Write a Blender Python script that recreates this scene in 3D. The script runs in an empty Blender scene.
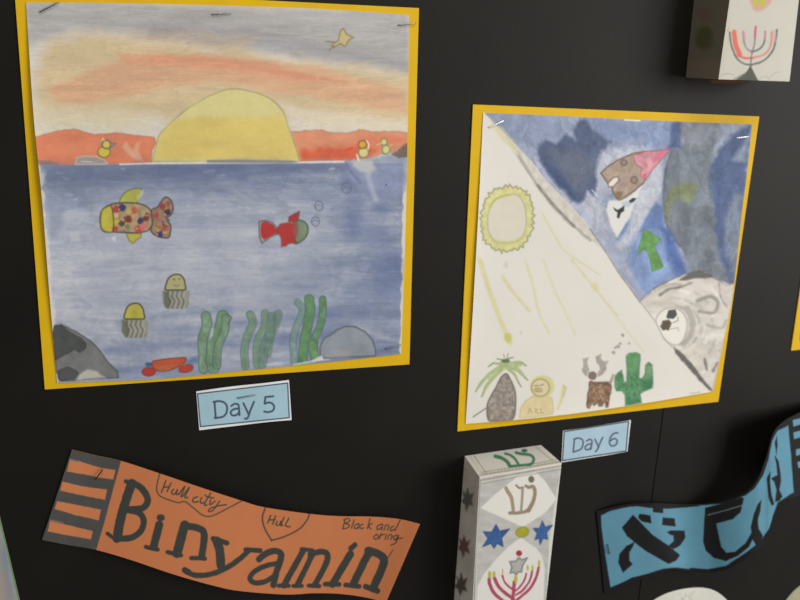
import bpy, math
import numpy as np

# ------------------------------------------------------------------ camera
EYE = 1.5                      # eye height
D = 0.63                       # distance eye - display board
F = 759.35                     # focal length for an 800 px wide frame
Rm = np.array([[0.94991052, 0.04280713, -0.30957641],
               [-0.31143572, 0.21217928, -0.92627628],
               [0.02603447, 0.97629274, 0.21488299]])
sc = bpy.context.scene
cd = bpy.data.cameras.new('camera'); cam = bpy.data.objects.new('camera', cd)
sc.collection.objects.link(cam); sc.camera = cam
cd.sensor_width = 36; cd.lens = F / 800 * 36; cd.clip_start = 0.01
cd.dof.use_dof = True; cd.dof.focus_distance = 0.60; cd.dof.aperture_fstop = 9.0
from mathutils import Matrix, Vector
M4 = Matrix([list(Rm[i]) + [0] for i in range(3)] + [[0, 0, 0, 1]])
cam.matrix_world = Matrix.Translation((0, 0, EYE)) @ M4

# ------------------------------------------------------------------ light
w = bpy.data.worlds.new('room_light'); sc.world = w; w.use_nodes = True
w.node_tree.nodes['Background'].inputs[0].default_value = (1.0, 0.97, 0.92, 1)
w.node_tree.nodes['Background'].inputs[1].default_value = 0.27

def area(name, loc, target, sx, sy, power, col):
    l = bpy.data.lights.new(name, 'AREA'); l.shape = 'RECTANGLE'; l.size = sx; l.size_y = sy
    l.energy = power; l.color = col
    o = bpy.data.objects.new(name, l); sc.collection.objects.link(o)
    o.location = loc
    o.rotation_euler = (Vector(target) - Vector(loc)).to_track_quat('-Z', 'Y').to_euler()
    return o
# daylight from a window to the right, and a ceiling panel above
area('window_daylight', (2.45, -1.35, 1.75), (0.35, 0.63, 1.4), 1.7, 1.4, 66, (1.0, 0.98, 0.94))
area('ceiling_panel', (0.4, -0.35, 2.75), (0.4, -0.35, 0), 1.2, 0.6, 14, (1.0, 0.97, 0.9))
sc.view_settings.view_transform = 'Standard'
sc.view_settings.look = 'None'
sc.view_settings.exposure = 0.0
sc.view_settings.gamma = 1.0
sc.view_settings.use_curve_mapping = False

# ------------------------------------------------------------------ geometry helpers
def W(px, py, dist=0.0):
    """point at the given distance in front of the board, seen at sketch position px,py"""
    px = np.asarray(px, float); py = np.asarray(py, float)
    d = np.stack([(px - 400) / F, -(py - 300) / F, -np.ones_like(px)], -1)
    wv = d @ Rm.T
    t = (D - np.asarray(dist)) / wv[..., 1]
    p = wv * t[..., None]; p[..., 2] += EYE
    return p
def proj(p):
    q = (np.asarray(p) - np.array([0, 0, EYE])) @ Rm
    return 400 + F * q[..., 0] / -q[..., 2], 300 - F * q[..., 1] / -q[..., 2]

def cr(ox, oy, s, pts):
    return [(ox + a / s, oy + b / s) for a, b in pts]

def lin(c):
    c = np.asarray(c, float)
    return np.where(c <= 0.04045, c / 12.92, ((np.clip(c, 0, 1) + 0.055) / 1.055) ** 2.4)

# ------------------------------------------------------------------ noise
def vnoise(x, y, seed=0):
    xi = np.floor(x).astype(np.int64); yi = np.floor(y).astype(np.int64)
    fx = x - xi; fy = y - yi
    fx = fx * fx * (3 - 2 * fx); fy = fy * fy * (3 - 2 * fy)
    def h(a, b):
        n = (a * 374761393 + b * 668265263 + seed * 1442695041) & 0xffffffff
        n = ((n ^ (n >> 13)) * 1274126177) & 0xffffffff
        return ((n ^ (n >> 16)) & 0xffff) / 65535.0
    return (h(xi, yi) * (1 - fx) + h(xi + 1, yi) * fx) * (1 - fy) + (h(xi, yi + 1) * (1 - fx) + h(xi + 1, yi + 1) * fx) * fy
def fbm(x, y, sx, sy, seed=0, octv=4):
    v = 0; a = 1; tot = 0
    for k in range(octv):
        v = v + a * vnoise(x / sx * 2 ** k + 17.3 * k, y / sy * 2 ** k + 5.1 * k, seed + k * 7)
        tot += a; a *= 0.55
    return v / tot          # 0..1, mean .5

def smooth_line(pts, n=6, closed=False):
    P = np.array(pts, float)
    if len(P) < 3: return P
    if closed: Q = np.vstack([P[-1], P, P[0], P[1]])
    else: Q = np.vstack([2 * P[0] - P[1], P, 2 * P[-1] - P[-2]])
    out = []
    for i in range(1, len(Q) - 2):
        p0, p1, p2, p3 = Q[i - 1], Q[i], Q[i + 1], Q[i + 2]
        for t in np.linspace(0, 1, n, endpoint=False):
            out.append(0.5 * ((2 * p1) + (-p0 + p2) * t + (2 * p0 - 5 * p1 + 4 * p2 - p3) * t * t + (-p0 + 3 * p1 - 3 * p2 + p3) * t ** 3))
    if not closed: out.append(Q[-2])
    return np.array(out)

# ------------------------------------------------------------------ the painter: colours a sheet's own points
class Art:
    def __init__(s, px, py, base):
        s.x = px.ravel(); s.y = py.ravel()
        s.c = np.empty((s.x.size, 3)); s.c[:] = np.array(base) / 255.0
        s.id = np.zeros(s.x.size, int); s.names = []; s.labels = []
    def part(s, name, label=None):
        s.names.append(name); s.labels.append(label); return len(s.names)
    def box(s, P, m):
        return np.nonzero((s.x > P[:, 0].min() - m) & (s.x < P[:, 0].max() + m) & (s.y > P[:, 1].min() - m) & (s.y < P[:, 1].max() + m))[0]
    def dist(s, P, ix, closed):
        x = s.x[ix]; y = s.y[ix]; d = np.full(x.size, 1e9); ins = np.zeros(x.size, bool); n = len(P)
        tt = np.zeros(x.size)
        for i in range(n if closed else n - 1):
            a = P[i]; b = P[(i + 1) % n]; ab = b - a; L = max(ab @ ab, 1e-9)
            t = np.clip(((x - a[0]) * ab[0] + (y - a[1]) * ab[1]) / L, 0, 1)
            dd = np.hypot(x - a[0] - t * ab[0], y - a[1] - t * ab[1])
            if not closed: tt = np.where(dd < d, (i + t) / (n - 1), tt)
            d = np.minimum(d, dd)
            if closed and a[1] != b[1]:
                ins ^= ((a[1] > y) != (b[1] > y)) & (x < (b[0] - a[0]) * (y - a[1]) / (b[1] - a[1]) + a[0])
        if closed: return np.where(ins, -d, d), tt
        return d, tt
    def mix(s, ix, col, al, part):
        col = np.asarray(col, float) / 255.0
        s.c[ix] = s.c[ix] * (1 - al[:, None]) + col * al[:, None]
        if part is not None: s.id[ix[al > 0.3]] = part
    def poly(s, pts, col, a=1.0, soft=0.7, sm=False, part=None, var=0.0, vs=(8, 8), rag=0.0, rs=5, edge=0.0, ecol=None, seed=1, holes=0.0):
        P = smooth_line(pts, 6, True) if sm else np.array(pts, float)
        ix = s.box(P, 3 + rag + soft)
        if ix.size == 0: return
        d, _ = s.dist(P, ix, True)
        x = s.x[ix]; y = s.y[ix]
        if rag: d = d + rag * 2 * (fbm(x, y, rs, rs, seed + 50, 3) - 0.5)
        al = np.clip(0.5 - d / (2 * soft), 0, 1) * a
        if holes: al = al * np.clip(1 - holes * np.clip((fbm(x, y, vs[0], vs[1], seed + 90) - 0.5) * 5, 0, 1), 0, 1)
        k = 1 + var * 2 * (fbm(x, y, vs[0], vs[1], seed) - 0.5)
        C = np.array(col, float)[None] * k[:, None]
        s.mix(ix, C, al, part)
        if edge:
            e = np.exp(-(d / 0.85) ** 2) * min(1, edge * 1.15)
            s.mix(ix, np.array(ecol if ecol else np.array(col) * 0.6, float)[None].repeat(ix.size, 0), e, None)
    def line(s, pts, wd, col, a=1.0, sm=False, part=None, soft=0.55, rag=0.0, w2=None, var=0.0, seed=3):
        P = smooth_line(pts, 5) if sm else np.array(pts, float)
        ix = s.box(P, 3 + wd)
        if ix.size == 0: return
        d, t = s.dist(P, ix, False)
        x = s.x[ix]; y = s.y[ix]
        h = wd / 2 if w2 is None else (wd * (1 - t) + w2 * t) / 2
        if rag: d = d + rag * 2 * (fbm(x, y, 4, 4, seed, 3) - 0.5)
        al = np.clip(0.5 - (d - h) / (2 * soft), 0, 1) * a
        if isinstance(wd, (int, float)) and wd < 1.1: al *= 0.9
        k = 1 + var * 2 * (fbm(x, y, 5, 5, seed + 9) - 0.5)
        s.mix(ix, np.array(col, float)[None] * k[:, None], al, part)
    def ell(s, cx, cy, rx, ry, col, **k):
        n = 18; rot = k.pop('rot', 0)
        pts = [(cx + rx * math.cos(t) * math.cos(rot) - ry * math.sin(t) * math.sin(rot), cy + rx * math.cos(t) * math.sin(rot) + ry * math.sin(t) * math.cos(rot)) for t in np.linspace(0, 2 * math.pi, n, endpoint=False)]
        s.poly(pts, col, **k)
    def ring(s, cx, cy, rx, ry, wd, col, **k):
        pts = [(cx + rx * math.cos(t), cy + ry * math.sin(t)) for t in np.linspace(0, 2 * math.pi, 19)]
        s.line(pts, wd, col, **k)
    def bloom(s, amp, sx, sy, seed, ix=None, lev=(.42, .56), wd=.018):
        """dried pigment edges left by overlapping washes"""
        ix = np.arange(s.x.size) if ix is None else ix
        n = fbm(s.x[ix], s.y[ix], sx, sy, seed, 5); k = np.ones(ix.size)
        for l in lev:
            e = (n - l) / wd
            k *= 1 - amp * np.exp(-e * e) - amp * .45 * np.clip(1 - np.abs(e - 3) / 3, 0, 1) + amp * .5 * np.exp(-((e + 2.5) / 2) ** 2)
        s.c[ix] *= k[:, None]
    def inside(s, pts):
        P = np.array(pts, float); ix = s.box(P, 1); d, _ = s.dist(P, ix, True); return ix[d < 0]
    def mottle(s, amp, sx, sy, seed=5, mask=None):
        k = 1 + amp * 2 * (fbm(s.x, s.y, sx, sy, seed) - 0.5)
        if mask is not None: k = np.where(mask, k, 1)
        s.c *= k[:, None]

# ------------------------------------------------------------------ materials
def new_mat(name):
    m = bpy.data.materials.new(name); m.use_nodes = True
    nt = m.node_tree; return m, nt, nt.nodes['Principled BSDF']
def bump(nt, b, scale, strength, dist=0.0003):
    tc = nt.nodes.new('ShaderNodeTexCoord'); n = nt.nodes.new('ShaderNodeTexNoise')
    n.inputs['Scale'].default_value = scale; n.inputs['Detail'].default_value = 5
    bp = nt.nodes.new('ShaderNodeBump'); bp.inputs['Strength'].default_value = strength; bp.inputs['Distance'].default_value = dist
    nt.links.new(tc.outputs['Object'], n.inputs['Vector']); nt.links.new(n.outputs['Fac'], bp.inputs['Height'])
    nt.links.new(bp.outputs['Normal'], b.inputs['Normal'])
    return n
def drawn_mat(name, rough=0.62, spec=0.35, bs=0.25):
    m, nt, b = new_mat(name)
    a = nt.nodes.new('ShaderNodeVertexColor'); a.layer_name = 'Col'
    nt.links.new(a.outputs['Color'], b.inputs['Base Color'])
    b.inputs['Roughness'].default_value = rough; b.inputs['Specular IOR Level'].default_value = spec
    bump(nt, b, 420, bs)
    return m
def flat_mat(name, rgb, rough=0.6, spec=0.4, var=0.06, scale=60, metal=0.0, bs=0.2):
    m, nt, b = new_mat(name)
    L = lin(np.array(rgb) / 255.0)
    n = bump(nt, b, 300, bs)
    n2 = nt.nodes.new('ShaderNodeTexNoise'); n2.inputs['Scale'].default_value = scale; n2.inputs['Detail'].default_value = 6
    tc = nt.nodes.new('ShaderNodeTexCoord'); nt.links.new(tc.outputs['Object'], n2.inputs['Vector'])
    r = nt.nodes.new('ShaderNodeValToRGB')
    r.color_ramp.elements[0].position = 0.3; r.color_ramp.elements[1].position = 0.7
    r.color_ramp.elements[0].color = (*[max(0, v * (1 - var)) for v in L], 1); r.color_ramp.elements[1].color = (*[v * (1 + var) for v in L], 1)
    nt.links.new(n2.outputs['Fac'], r.inputs['Fac']); nt.links.new(r.outputs['Color'], b.inputs['Base Color'])
    b.inputs['Roughness'].default_value = rough; b.inputs['Specular IOR Level'].default_value = spec; b.inputs['Metallic'].default_value = metal
    return m
MAT_DRAWN = drawn_mat('painted_paper', 0.65, 0.25)
MAT_MARKER = drawn_mat('marker_paper', 0.62, 0.22, 0.1)
MAT_WALL = flat_mat('black_sugar_paper', (18, 16, 12), 0.58, 0.2, 0.25, 14, bs=0.35)
MAT_YELLOW = flat_mat('yellow_card', (219, 176, 12), 0.6, 0.22, 0.04, 40)
MAT_STEEL = flat_mat('staple_steel', (150, 150, 150), 0.35, 0.5, 0.05, 200, 1.0)
MAT_CARD = flat_mat('white_card', (205, 200, 190), 0.6, 0.4, 0.04, 50)

# ------------------------------------------------------------------ objects
C = sc.collection
def link(name, me, mat, parent=None, loc=(0, 0, 0)):
    o = bpy.data.objects.new(name, me); C.objects.link(o)
    if mat: me.materials.append(mat)
    if parent is not None: o.parent = parent
    o.location = loc
    return o
def thing(name, label, cat, loc, group=None):
    o = bpy.data.objects.new(name, None); C.objects.link(o); o.location = loc; o.empty_display_size = 0.02
    o['label'] = label; o['category'] = cat
    if group: o['group'] = group
    return o
def raw_mesh(name, V, Q, cols=None, smooth=True):
    me = bpy.data.meshes.new(name)
    V = np.asarray(V, np.float32); Q = np.asarray(Q, np.int32); nf = len(Q)
    me.vertices.add(len(V)); me.vertices.foreach_set('co', V.ravel())
    me.loops.add(nf * 4); me.loops.foreach_set('vertex_index', Q.ravel())
    me.polygons.add(nf); me.polygons.foreach_set('loop_start', np.arange(0, nf * 4, 4, dtype=np.int32))
    me.polygons.foreach_set('use_smooth', np.full(nf, smooth))
    me.update(calc_edges=True)
    if cols is not None:
        a = me.color_attributes.new('Col', 'FLOAT_COLOR', 'POINT')
        c4 = np.ones((len(V), 4), np.float32); c4[:, :3] = cols
        a.data.foreach_set('color', c4.ravel())
    me.validate()
    return me
def quads(n, m):
    i = np.arange(n - 1)[:, None] * m + np.arange(m - 1)[None]
    return np.stack([i, i + m, i + m + 1, i + 1], -1).reshape(-1, 4)

def emit(art, grids, gain, origin, main, main_label, mat, parent, thick=None, extra=None):
    """grids: list of (n,m,3) arrays whose points the art coloured in order.
    The surface not covered by a motif becomes the main part; every motif becomes its child."""
    V = np.concatenate([g.reshape(-1, 3) for g in grids]) - np.array(origin)
    Q = []; off = 0
    for g in grids:
        Q.append(quads(g.shape[0], g.shape[1]) + off); off += g.shape[0] * g.shape[1]
    Q = np.concatenate(Q)
    col = lin(art.c) * gain
    qid = art.id[Q].max(1)
    def sub(sel):
        q = Q[sel]; u, inv = np.unique(q, return_inverse=True)
        return V[u], inv.reshape(-1, 4), col[u]
    v, q, c = sub(qid == 0)
    if extra is not None:      # further plain faces (box back, cut edges)
        ev, eq, ec = extra
        q = np.concatenate([q, np.asarray(eq) + len(v)]); v = np.concatenate([v, np.asarray(ev) - np.array(origin)])
        c = np.concatenate([c, np.tile(np.array(ec), (len(ev), 1))])
    o = link(main, raw_mesh(main, v, q, c), mat, parent)
    if main_label: o['label'] = main_label
    for k, nm in enumerate(art.names):
        s2 = qid == k + 1
        if s2.any():
            v, q, c = sub(s2)
            ch = link(nm, raw_mesh(nm, v, q, c), mat, o)
            if art.labels[k]: ch['label'] = art.labels[k]
    return o

def coons(top, bottom, left, right, n, m):
    """n rows, m columns between four border polylines in sketch coordinates"""
    def samp(c, k):
        c = smooth_line(c, 12); L = np.r_[0, np.cumsum(np.hypot(*np.diff(c, axis=0).T))]; L /= L[-1]
        t = np.linspace(0, 1, k); return np.stack([np.interp(t, L, c[:, 0]), np.interp(t, L, c[:, 1])], -1)
    T = samp(top, m)[None]; B = samp(bottom, m)[None]; Lf = samp(left, n)[:, None]; R = samp(right, n)[:, None]
    s = np.linspace(0, 1, n)[:, None, None]; t = np.linspace(0, 1, m)[None, :, None]
    return (1 - s) * T + s * B + (1 - t) * Lf + t * R - ((1 - s) * (1 - t) * T[:, :1] + (1 - s) * t * T[:, -1:] + s * (1 - t) * B[:, :1] + s * t * B[:, -1:])

def edge_strip(g, th):
    """the sheet's back and cut edges, a little behind its front"""
    n, m, _ = g.shape
    st = max(1, min(n, m) // 40)
    ri = np.unique(np.r_[np.arange(0, n, st), n - 1]); ci = np.unique(np.r_[np.arange(0, m, st), m - 1])
    back = g[np.ix_(ri, ci)] + np.array([0, th, 0]); bn, bm = len(ri), len(ci)
    V = [back.reshape(-1, 3)]; Q = [quads(bn, bm)[:, ::-1]]; off = bn * bm
    for line in (g[0, :], g[-1, :][::-1], g[:, 0][::-1], g[:, -1]):
        l2 = np.stack([line + np.array([0, 1e-5, 0]), line + np.array([0, th, 0])])
        V.append(l2.reshape(-1, 3)); Q.append(quads(2, len(line)) + off); off += 2 * len(line)
    return np.concatenate(V), np.concatenate(Q)

def slab(name, corners, y0, y1, mat, parent, origin, nx=1):
    """a flat card cut to four corners (x,z), from y0 (front) to y1 (back)"""
    c = corners
    V = [(x, y0, z) for x, z in c] + [(x, y1, z) for x, z in c]
    V = np.array(V) - np.array(origin)
    Q = [(0, 3, 2, 1), (4, 5, 6, 7), (0, 1, 5, 4), (1, 2, 6, 5), (2, 3, 7, 6), (3, 0, 4, 7)]
    return link(name, raw_mesh(name, V, Q, smooth=False), mat, parent)

def staple(parent, origin, p0, p1, d, mat=None, label=None):
    a = W(*p0, d) - np.array(origin); b = W(*p1, d) - np.array(origin)
    u = (b - a) / np.linalg.norm(b - a); r = 0.00035; yb = np.array([0, 1.0, 0])
    side = np.cross(u, yb)
    path = [a + yb * 0.0012, a + u * 0.0002 + yb * 0.0002, a + u * 0.0009, b - u * 0.0009, b - u * 0.0002 + yb * 0.0002, b + yb * 0.0012]
    V = []; 
    for i, p in enumerate(path):
        t = path[min(i + 1, 5)] - path[max(i - 1, 0)]; t /= np.linalg.norm(t)
        nrm = np.cross(side, t)
        for k in range(6):
            an = k * math.pi / 3; V.append(p + r * (math.cos(an) * side * 1.5 + math.sin(an) * nrm))
    Q = [(i * 6 + k, i * 6 + (k + 1) % 6, i * 6 + 6 + (k + 1) % 6, i * 6 + 6 + k) for i in range(5) for k in range(6)]
    o = link('staple', raw_mesh('staple', V, Q), mat or MAT_STEEL, parent)
    if label: o['label'] = label
    return o

# ------------------------------------------------------------------ the board (setting)
def build_wall():
    a = W(663, 413); b = W(638, 592)
    def sx(z): return a[0] + (b[0] - a[0]) * (z - a[2]) / (b[2] - a[2]) * 0.75
    x0, x1, z0, z1 = -1.6, 2.6, 0.0, 2.6
    V = []; Q = []
    def slb(c, y0, y1):
        k = len(V); V.extend([(x, y0, z) for x, z in c] + [(x, y1, z) for x, z in c])
        Q.extend([tuple(k + i for i in q) for q in [(0, 3, 2, 1), (4, 5, 6, 7), (0, 1, 5, 4), (1, 2, 6, 5), (2, 3, 7, 6), (3, 0, 4, 7)]])
    g = 0.0006; zt = W(663, 330)[2]
    slb([(x0, z0), (sx(z0) - g, z0), (sx(zt) - g, zt), (x0, zt)], D, D + 0.004)
    slb([(sx(z0) + g, z0), (x1, z0), (x1, zt), (sx(zt) + g, zt)], D, D + 0.004)
    slb([(x0, zt), (x1, zt), (x1, z1), (x0, z1)], D, D + 0.004)
    slb([(x0, z0), (x1, z0), (x1, z1), (x0, z1)], D + 0.004, D + 0.05)
    o = link('wall_back', raw_mesh('wall_back', V, Q, smooth=False), MAT_WALL); o['kind'] = 'structure'
    return o
build_wall()

PG = 'square watercolour paintings on yellow card mounts'

# ------------------------------------------------------------------ painting with sea and sunset
def sea_painting():
    q = [W(14.5, -12), W(418.5, 8.3), W(409, 364), W(45, 389)]
    org = np.array([(q[2][0] + q[3][0]) / 2, D, (q[2][2] + q[3][2]) / 2])
    root = thing('watercolour_painting', 'square watercolour of a yellow sun setting over a blue sea with fish', 'painting', org, PG)
    slab('mount', [(p[0], p[2]) for p in q], D - 0.0012, D - 0.0001, MAT_YELLOW, root, org)['label'] = 'plain yellow card mount'
    top = [(26, 2.5), (120, 3.2), (220, 5.5), (320, 9), (409, 15)]
    bot = [(57, 383), (150, 379.5), (250, 370), (330, 362), (401, 354)]
    left = [(26, 2.5), (33.5, 115), (42, 200), (49.5, 295), (57, 383)]
    right = [(409, 15), (408, 110), (406, 210), (403, 300), (401, 354)]
    n, m = 560, 600
    P = coons(top, bot, left, right, n, m)
    s = np.linspace(0, 1, n)[:, None]; t = np.linspace(0, 1, m)[None]
    lift = 0.0018 + 0.003 * np.exp(-t / 0.05) * np.sin(np.pi * np.clip(s * 1.02, 0, 1)) + 0.0006 * np.sin(9 * t + 5 * s) * np.sin(math.pi * s)
    G = W(P[..., 0], P[..., 1], lift)
    A = Art(P[..., 0], P[..., 1], (203, 197, 188))
    x, y = A.x, A.y
    # sky washes
    A.poly([(24, 0), (412, 8), (412, 74), (380, 66), (330, 60), (290, 52), (240, 46), (180, 38), (120, 34), (70, 34), (45, 42), (20, 46)], (160, 158, 160), 0.85, soft=7, var=0.12, vs=(70, 9), rag=6, rs=30, seed=2)
    A.poly([(150, 22), (240, 28), (300, 40), (408, 62), (408, 72), (300, 58), (220, 48), (150, 36)], (142, 142, 150), 0.45, soft=4, var=0.15, vs=(60, 6), rag=4, rs=20, seed=12)
    A.poly([(120, 34), (200, 30), (260, 38), (240, 50), (150, 44)], (185, 160, 135), 0.5, soft=5, rag=5, rs=18, seed=14)
    A.poly([(48, 44), (80, 34), (160, 42), (240, 50), (320, 62), (412, 78), (412, 122), (330, 126), (250, 112), (150, 118), (60, 128), (34, 118), (34, 75)], (203, 180, 140), 0.9, soft=7, var=0.07, vs=(60, 18), rag=8, rs=30, seed=4)
    A.poly([(49, 88), (70, 78), (95, 68), (120, 60), (150, 53), (200, 54), (260, 60), (330, 70), (405, 90), (408, 112), (340, 104), (280, 92), (220, 80), (170, 86), (120, 98), (80, 104), (62, 101), (52, 93)], (210, 162, 128), 0.85, soft=3.5, var=0.08, vs=(50, 8), rag=4, rs=25, seed=6)
    A.poly([(118, 55), (170, 54), (230, 57), (300, 72), (345, 82), (300, 80), (230, 70), (190, 66), (130, 64)], (210, 136, 108), 0.6, soft=3, var=0.1, vs=(40, 6), rag=3, rs=20, seed=7)
    A.poly([(34, 106), (60, 108), (120, 108), (155, 112), (150, 130), (90, 132), (34, 134)], (207, 198, 172), 0.7, soft=5, rag=4, rs=18)
    A.poly([(280, 104), (330, 112), (408, 120), (408, 131), (300, 130)], (214, 205, 186), 0.7, soft=4, rag=4, rs=18, seed=9)
    A.bloom(.035, 70, 16, 71, A.inside([(26, 2), (409, 15), (409, 132), (34, 132)])); A.bloom(.03, 110, 7, 73, A.inside([(26, 2), (409, 15), (409, 100), (34, 100)]))
    # red bands
    bd = A.part('painted_horizon', 'red orange band of sky left of the sun')
    A.poly([(34, 137), (47, 134), (58, 131), (74, 129), (84, 132), (95, 134.5), (118, 133), (140, 136), (154, 137), (156.5, 143), (152, 150), (151, 163.5), (100, 164.5), (60, 165), (38, 164)], (211, 118, 86), 0.95, soft=1, var=0.09, vs=(18, 10), rag=1, edge=0.25, seed=3, part=bd)
    A.poly([(38, 146), (60, 140), (90, 144), (120, 150), (90, 160), (55, 158)], (214, 132, 98), 0.5, soft=4, rag=2)
    A.poly([(126, 142), (133, 150), (136, 144), (141, 141), (138, 150), (144, 162), (135, 160), (126, 152), (122, 147)], (212, 178, 150), 0.6, soft=1.6)
    A.poly([(37, 160), (50, 161), (60, 164), (40, 166)], (125, 110, 110), 0.8, soft=1.2)
    bd = A.part('painted_horizon', 'red orange band of sky right of the sun')
    A.poly([(291, 132), (305, 131), (322, 130), (333, 133), (345, 133), (360, 130), (380, 132), (395, 131), (409, 133), (409, 149), (390, 152), (372, 157), (352, 160), (300, 161.5)], (214, 136, 102), 0.95, soft=1, var=0.1, vs=(18, 9), rag=1.2, edge=0.25, seed=5, part=bd)
    A.poly([(300, 150), (320, 147), (345, 147), (358, 144), (376, 150), (368, 157), (350, 160), (301, 161)], (205, 86, 58), 0.85, soft=3, var=0.1, rag=2, seed=8)
    A.poly([(355, 140), (370, 136), (395, 136), (405, 140), (380, 148), (365, 150)], (215, 112, 82), 0.6, soft=3, rag=2)
    # sun
    sn = A.part('painted_sun', 'large yellow half sun on the horizon')
    sun = [(300, 161.8), (299.5, 161.5), (295, 146), (289, 129), (282, 110), (267, 97), (247, 90.5), (230, 89), (215, 93.5), (200, 101), (186, 110), (173, 121), (160, 134), (157, 143), (152, 162)]
    A.poly([tuple(q_) for q_ in smooth_line(sun, 4)], (206, 194, 132), 1, soft=0.8, part=sn, var=0.04, edge=0.45, ecol=(130, 125, 100))
    A.poly([(164, 131), (172, 121), (200, 117), (240, 118), (284, 117), (290, 131), (296, 150), (298, 160), (154, 160), (158, 143)], (208, 185, 98), 0.8, soft=4, var=0.08, vs=(30, 12), rag=2, seed=3)
    A.poly([(185, 103), (215, 94), (250, 92), (270, 100), (270, 112), (190, 115)], (208, 198, 134), 0.5, soft=4)
    # sea
    k = fbm(x, y, 90, 7, 11, 5); k2 = fbm(x, y, 60, 30, 21, 4); k3 = fbm(x + 0.3 * y, y, 26, 3.2, 31, 3)
    v = (y - 163) / 215.0
    hor = 164.5 - (x - 40) / 370 * 2.2
    sea_c = np.empty((x.size, 3))
    lo = np.array([96, 110, 146.]); hi = np.array([178, 182, 192.])
    mid = 0.20 + 0.52 * np.clip(v / 0.28, 0, 1) - 0.22 * np.clip((v - 0.72) / 0.28, 0, 1) - 0.30 * np.clip((x - 290) / 100, 0, 1) * np.clip((v - .12) / .2, 0, 1)
    mid = mid + 0.14 * np.clip((150 - x) / 90, 0, 1) * np.clip(v / 0.3, 0, 1)
    k4 = fbm(x, y, 9, 2.2, 41, 3); k5 = fbm(x, y, 14, 10, 43, 4)
    f = np.clip(mid + (k - 0.5) * 0.5 + (k2 - 0.5) * 0.55 + (k3 - 0.5) * 0.2 + (k4 - 0.5) * .12 + (k5 - .5) * .3, 0, 1)
    sea_c[:] = lo * (1 - f[:, None]) + hi * f[:, None]
    al = np.clip((y - hor) / 1.2, 0, 1)
    ragx = 38 + (y - 166) * 0.082 + 2.5 + 5 * (fbm(x, y, 6, 9, 77) - 0.5) * 2
    al *= np.clip((x - ragx) / 3.0, 0, 1) * 0.9 + 0.1 * np.clip((x - ragx + 6) / 2, 0, 1)
    rg = 406 - (y - 165) * 0.018 - 2.0 + 4 * (fbm(x, y, 5, 9, 78) - 0.5)
    al *= np.clip((rg - x) / 1.5, 0, 1)
    A.c = A.c * (1 - al[:, None]) + sea_c / 255 * al[:, None]
    A.bloom(.055, 60, 22, 61, A.inside([(46, 168), (404, 165), (398, 352), (60, 378)]))
    A.bloom(.03, 90, 14, 67, A.inside([(46, 168), (404, 165), (398, 352), (60, 378)]))
    A.poly([(44, 166), (110, 166), (160, 165), (300, 163), (348, 163), (350, 172), (250, 180), (150, 186), (90, 192), (46, 184)], (92, 104, 136), 0.55, soft=7, var=0.12, vs=(40, 6), rag=5, rs=20, seed=13)
    A.poly([(60, 215), (150, 205), (260, 205), (300, 240), (270, 300), (160, 310), (70, 300)], (176, 180, 194), .28, soft=22, rag=8, rs=30)
    for pts, wd, a in (([(250, 178), (330, 176), (400, 178)], 3, .35), ([(60, 232), (180, 236), (330, 230)], 9, .22), ([(60, 283), (160, 276), (230, 282)], 6, .25),
                       ([(215, 210), (240, 240), (250, 290)], 30, .18), ([(60, 300), (80, 340), (110, 370)], 16, .2), ([(300, 300), (330, 305), (352, 296)], 3, .4), ([(360, 330), (380, 336), (398, 341)], 3, .4)):
        A.line(pts, wd, (196, 197, 202), a, sm=True, soft=3.5, rag=2)
    for pts, wd, a in (([(120, 325), (180, 330), (300, 318), (330, 316)], 9, .35), ([(110, 350), (180, 345), (300, 338), (345, 330)], 10, .4), ([(320, 330), (360, 300), (395, 270)], 30, .22),
                       ([(110, 372), (160, 366), (200, 360)], 8, .35), ([(340, 215), (380, 240), (390, 290)], 24, .25), ([(45, 205), (80, 200)], 12, .25), ([(130, 318), (180, 314), (230, 310)], 3, .4),
                       ([(350, 178), (356, 200), (352, 230)], 16, .3), ([(385, 190), (380, 215)], 14, .25)):
        A.line(pts, wd, (86, 102, 148), a, sm=True, soft=4, rag=3)
    rw = np.random.RandomState(3)
    for _ in range(46):
        fx, fy = (rw.uniform(46, 70), rw.uniform(168, 330)) if rw.rand() < .4 else (rw.uniform(50, 400), 166 + abs(rw.normal(0, 40)))
        A.line([(fx, fy), (fx + rw.uniform(2, 12), fy + rw.uniform(-1.5, 1.5))], rw.uniform(.7, 1.8), (196, 200, 208), rw.uniform(.15, .5), soft=.8, rag=.8, seed=_)
    for pts in ([(46, 168), (70, 170), (86, 184), (76, 196), (50, 196)], [(48, 205), (66, 208), (60, 230), (50, 235)], [(84, 196), (100, 200), (92, 210), (80, 206)]):
        A.poly(pts, (98, 112, 138), .35, soft=4, rag=4, rs=8)
    A.poly([(69, 231), (80, 232), (79, 241), (71, 242)], (186, 190, 198), .6, soft=1.4, rag=1); A.poly([(111, 238), (116, 236), (115, 242)], (205, 206, 210), .8, soft=.8)
    # white rim of the horizon and low dark cloud at the sun's foot
    A.line([(120, 164.3), (160, 163), (215, 162.5), (300, 162.2), (346, 161.3)], 1.6, (214, 212, 208), 0.85, soft=0.6, rag=.4)
    A.poly([(207, 160), (240, 159.5), (292, 160.5), (299, 162), (290, 163.5), (207, 162.8)], (122, 126, 134), 0.85, soft=0.8)
    # right hand waves and spout
    A.poly([(346, 161), (356, 160), (372, 158), (392, 154), (409, 149), (408, 185), (396, 200), (380, 205), (362, 192), (350, 178)], (126, 136, 168), 0.75, soft=2.2, var=0.16, vs=(12, 8), rag=2.5, seed=17)
    A.poly([(352, 160), (372, 160), (376, 168), (370, 174), (360, 172), (353, 166)], (182, 182, 184), 0.9, soft=2, rag=1)
    A.line([(368, 176), (371, 186), (376, 200)], 5, (172, 180, 198), 0.6, soft=2, sm=True)
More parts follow.
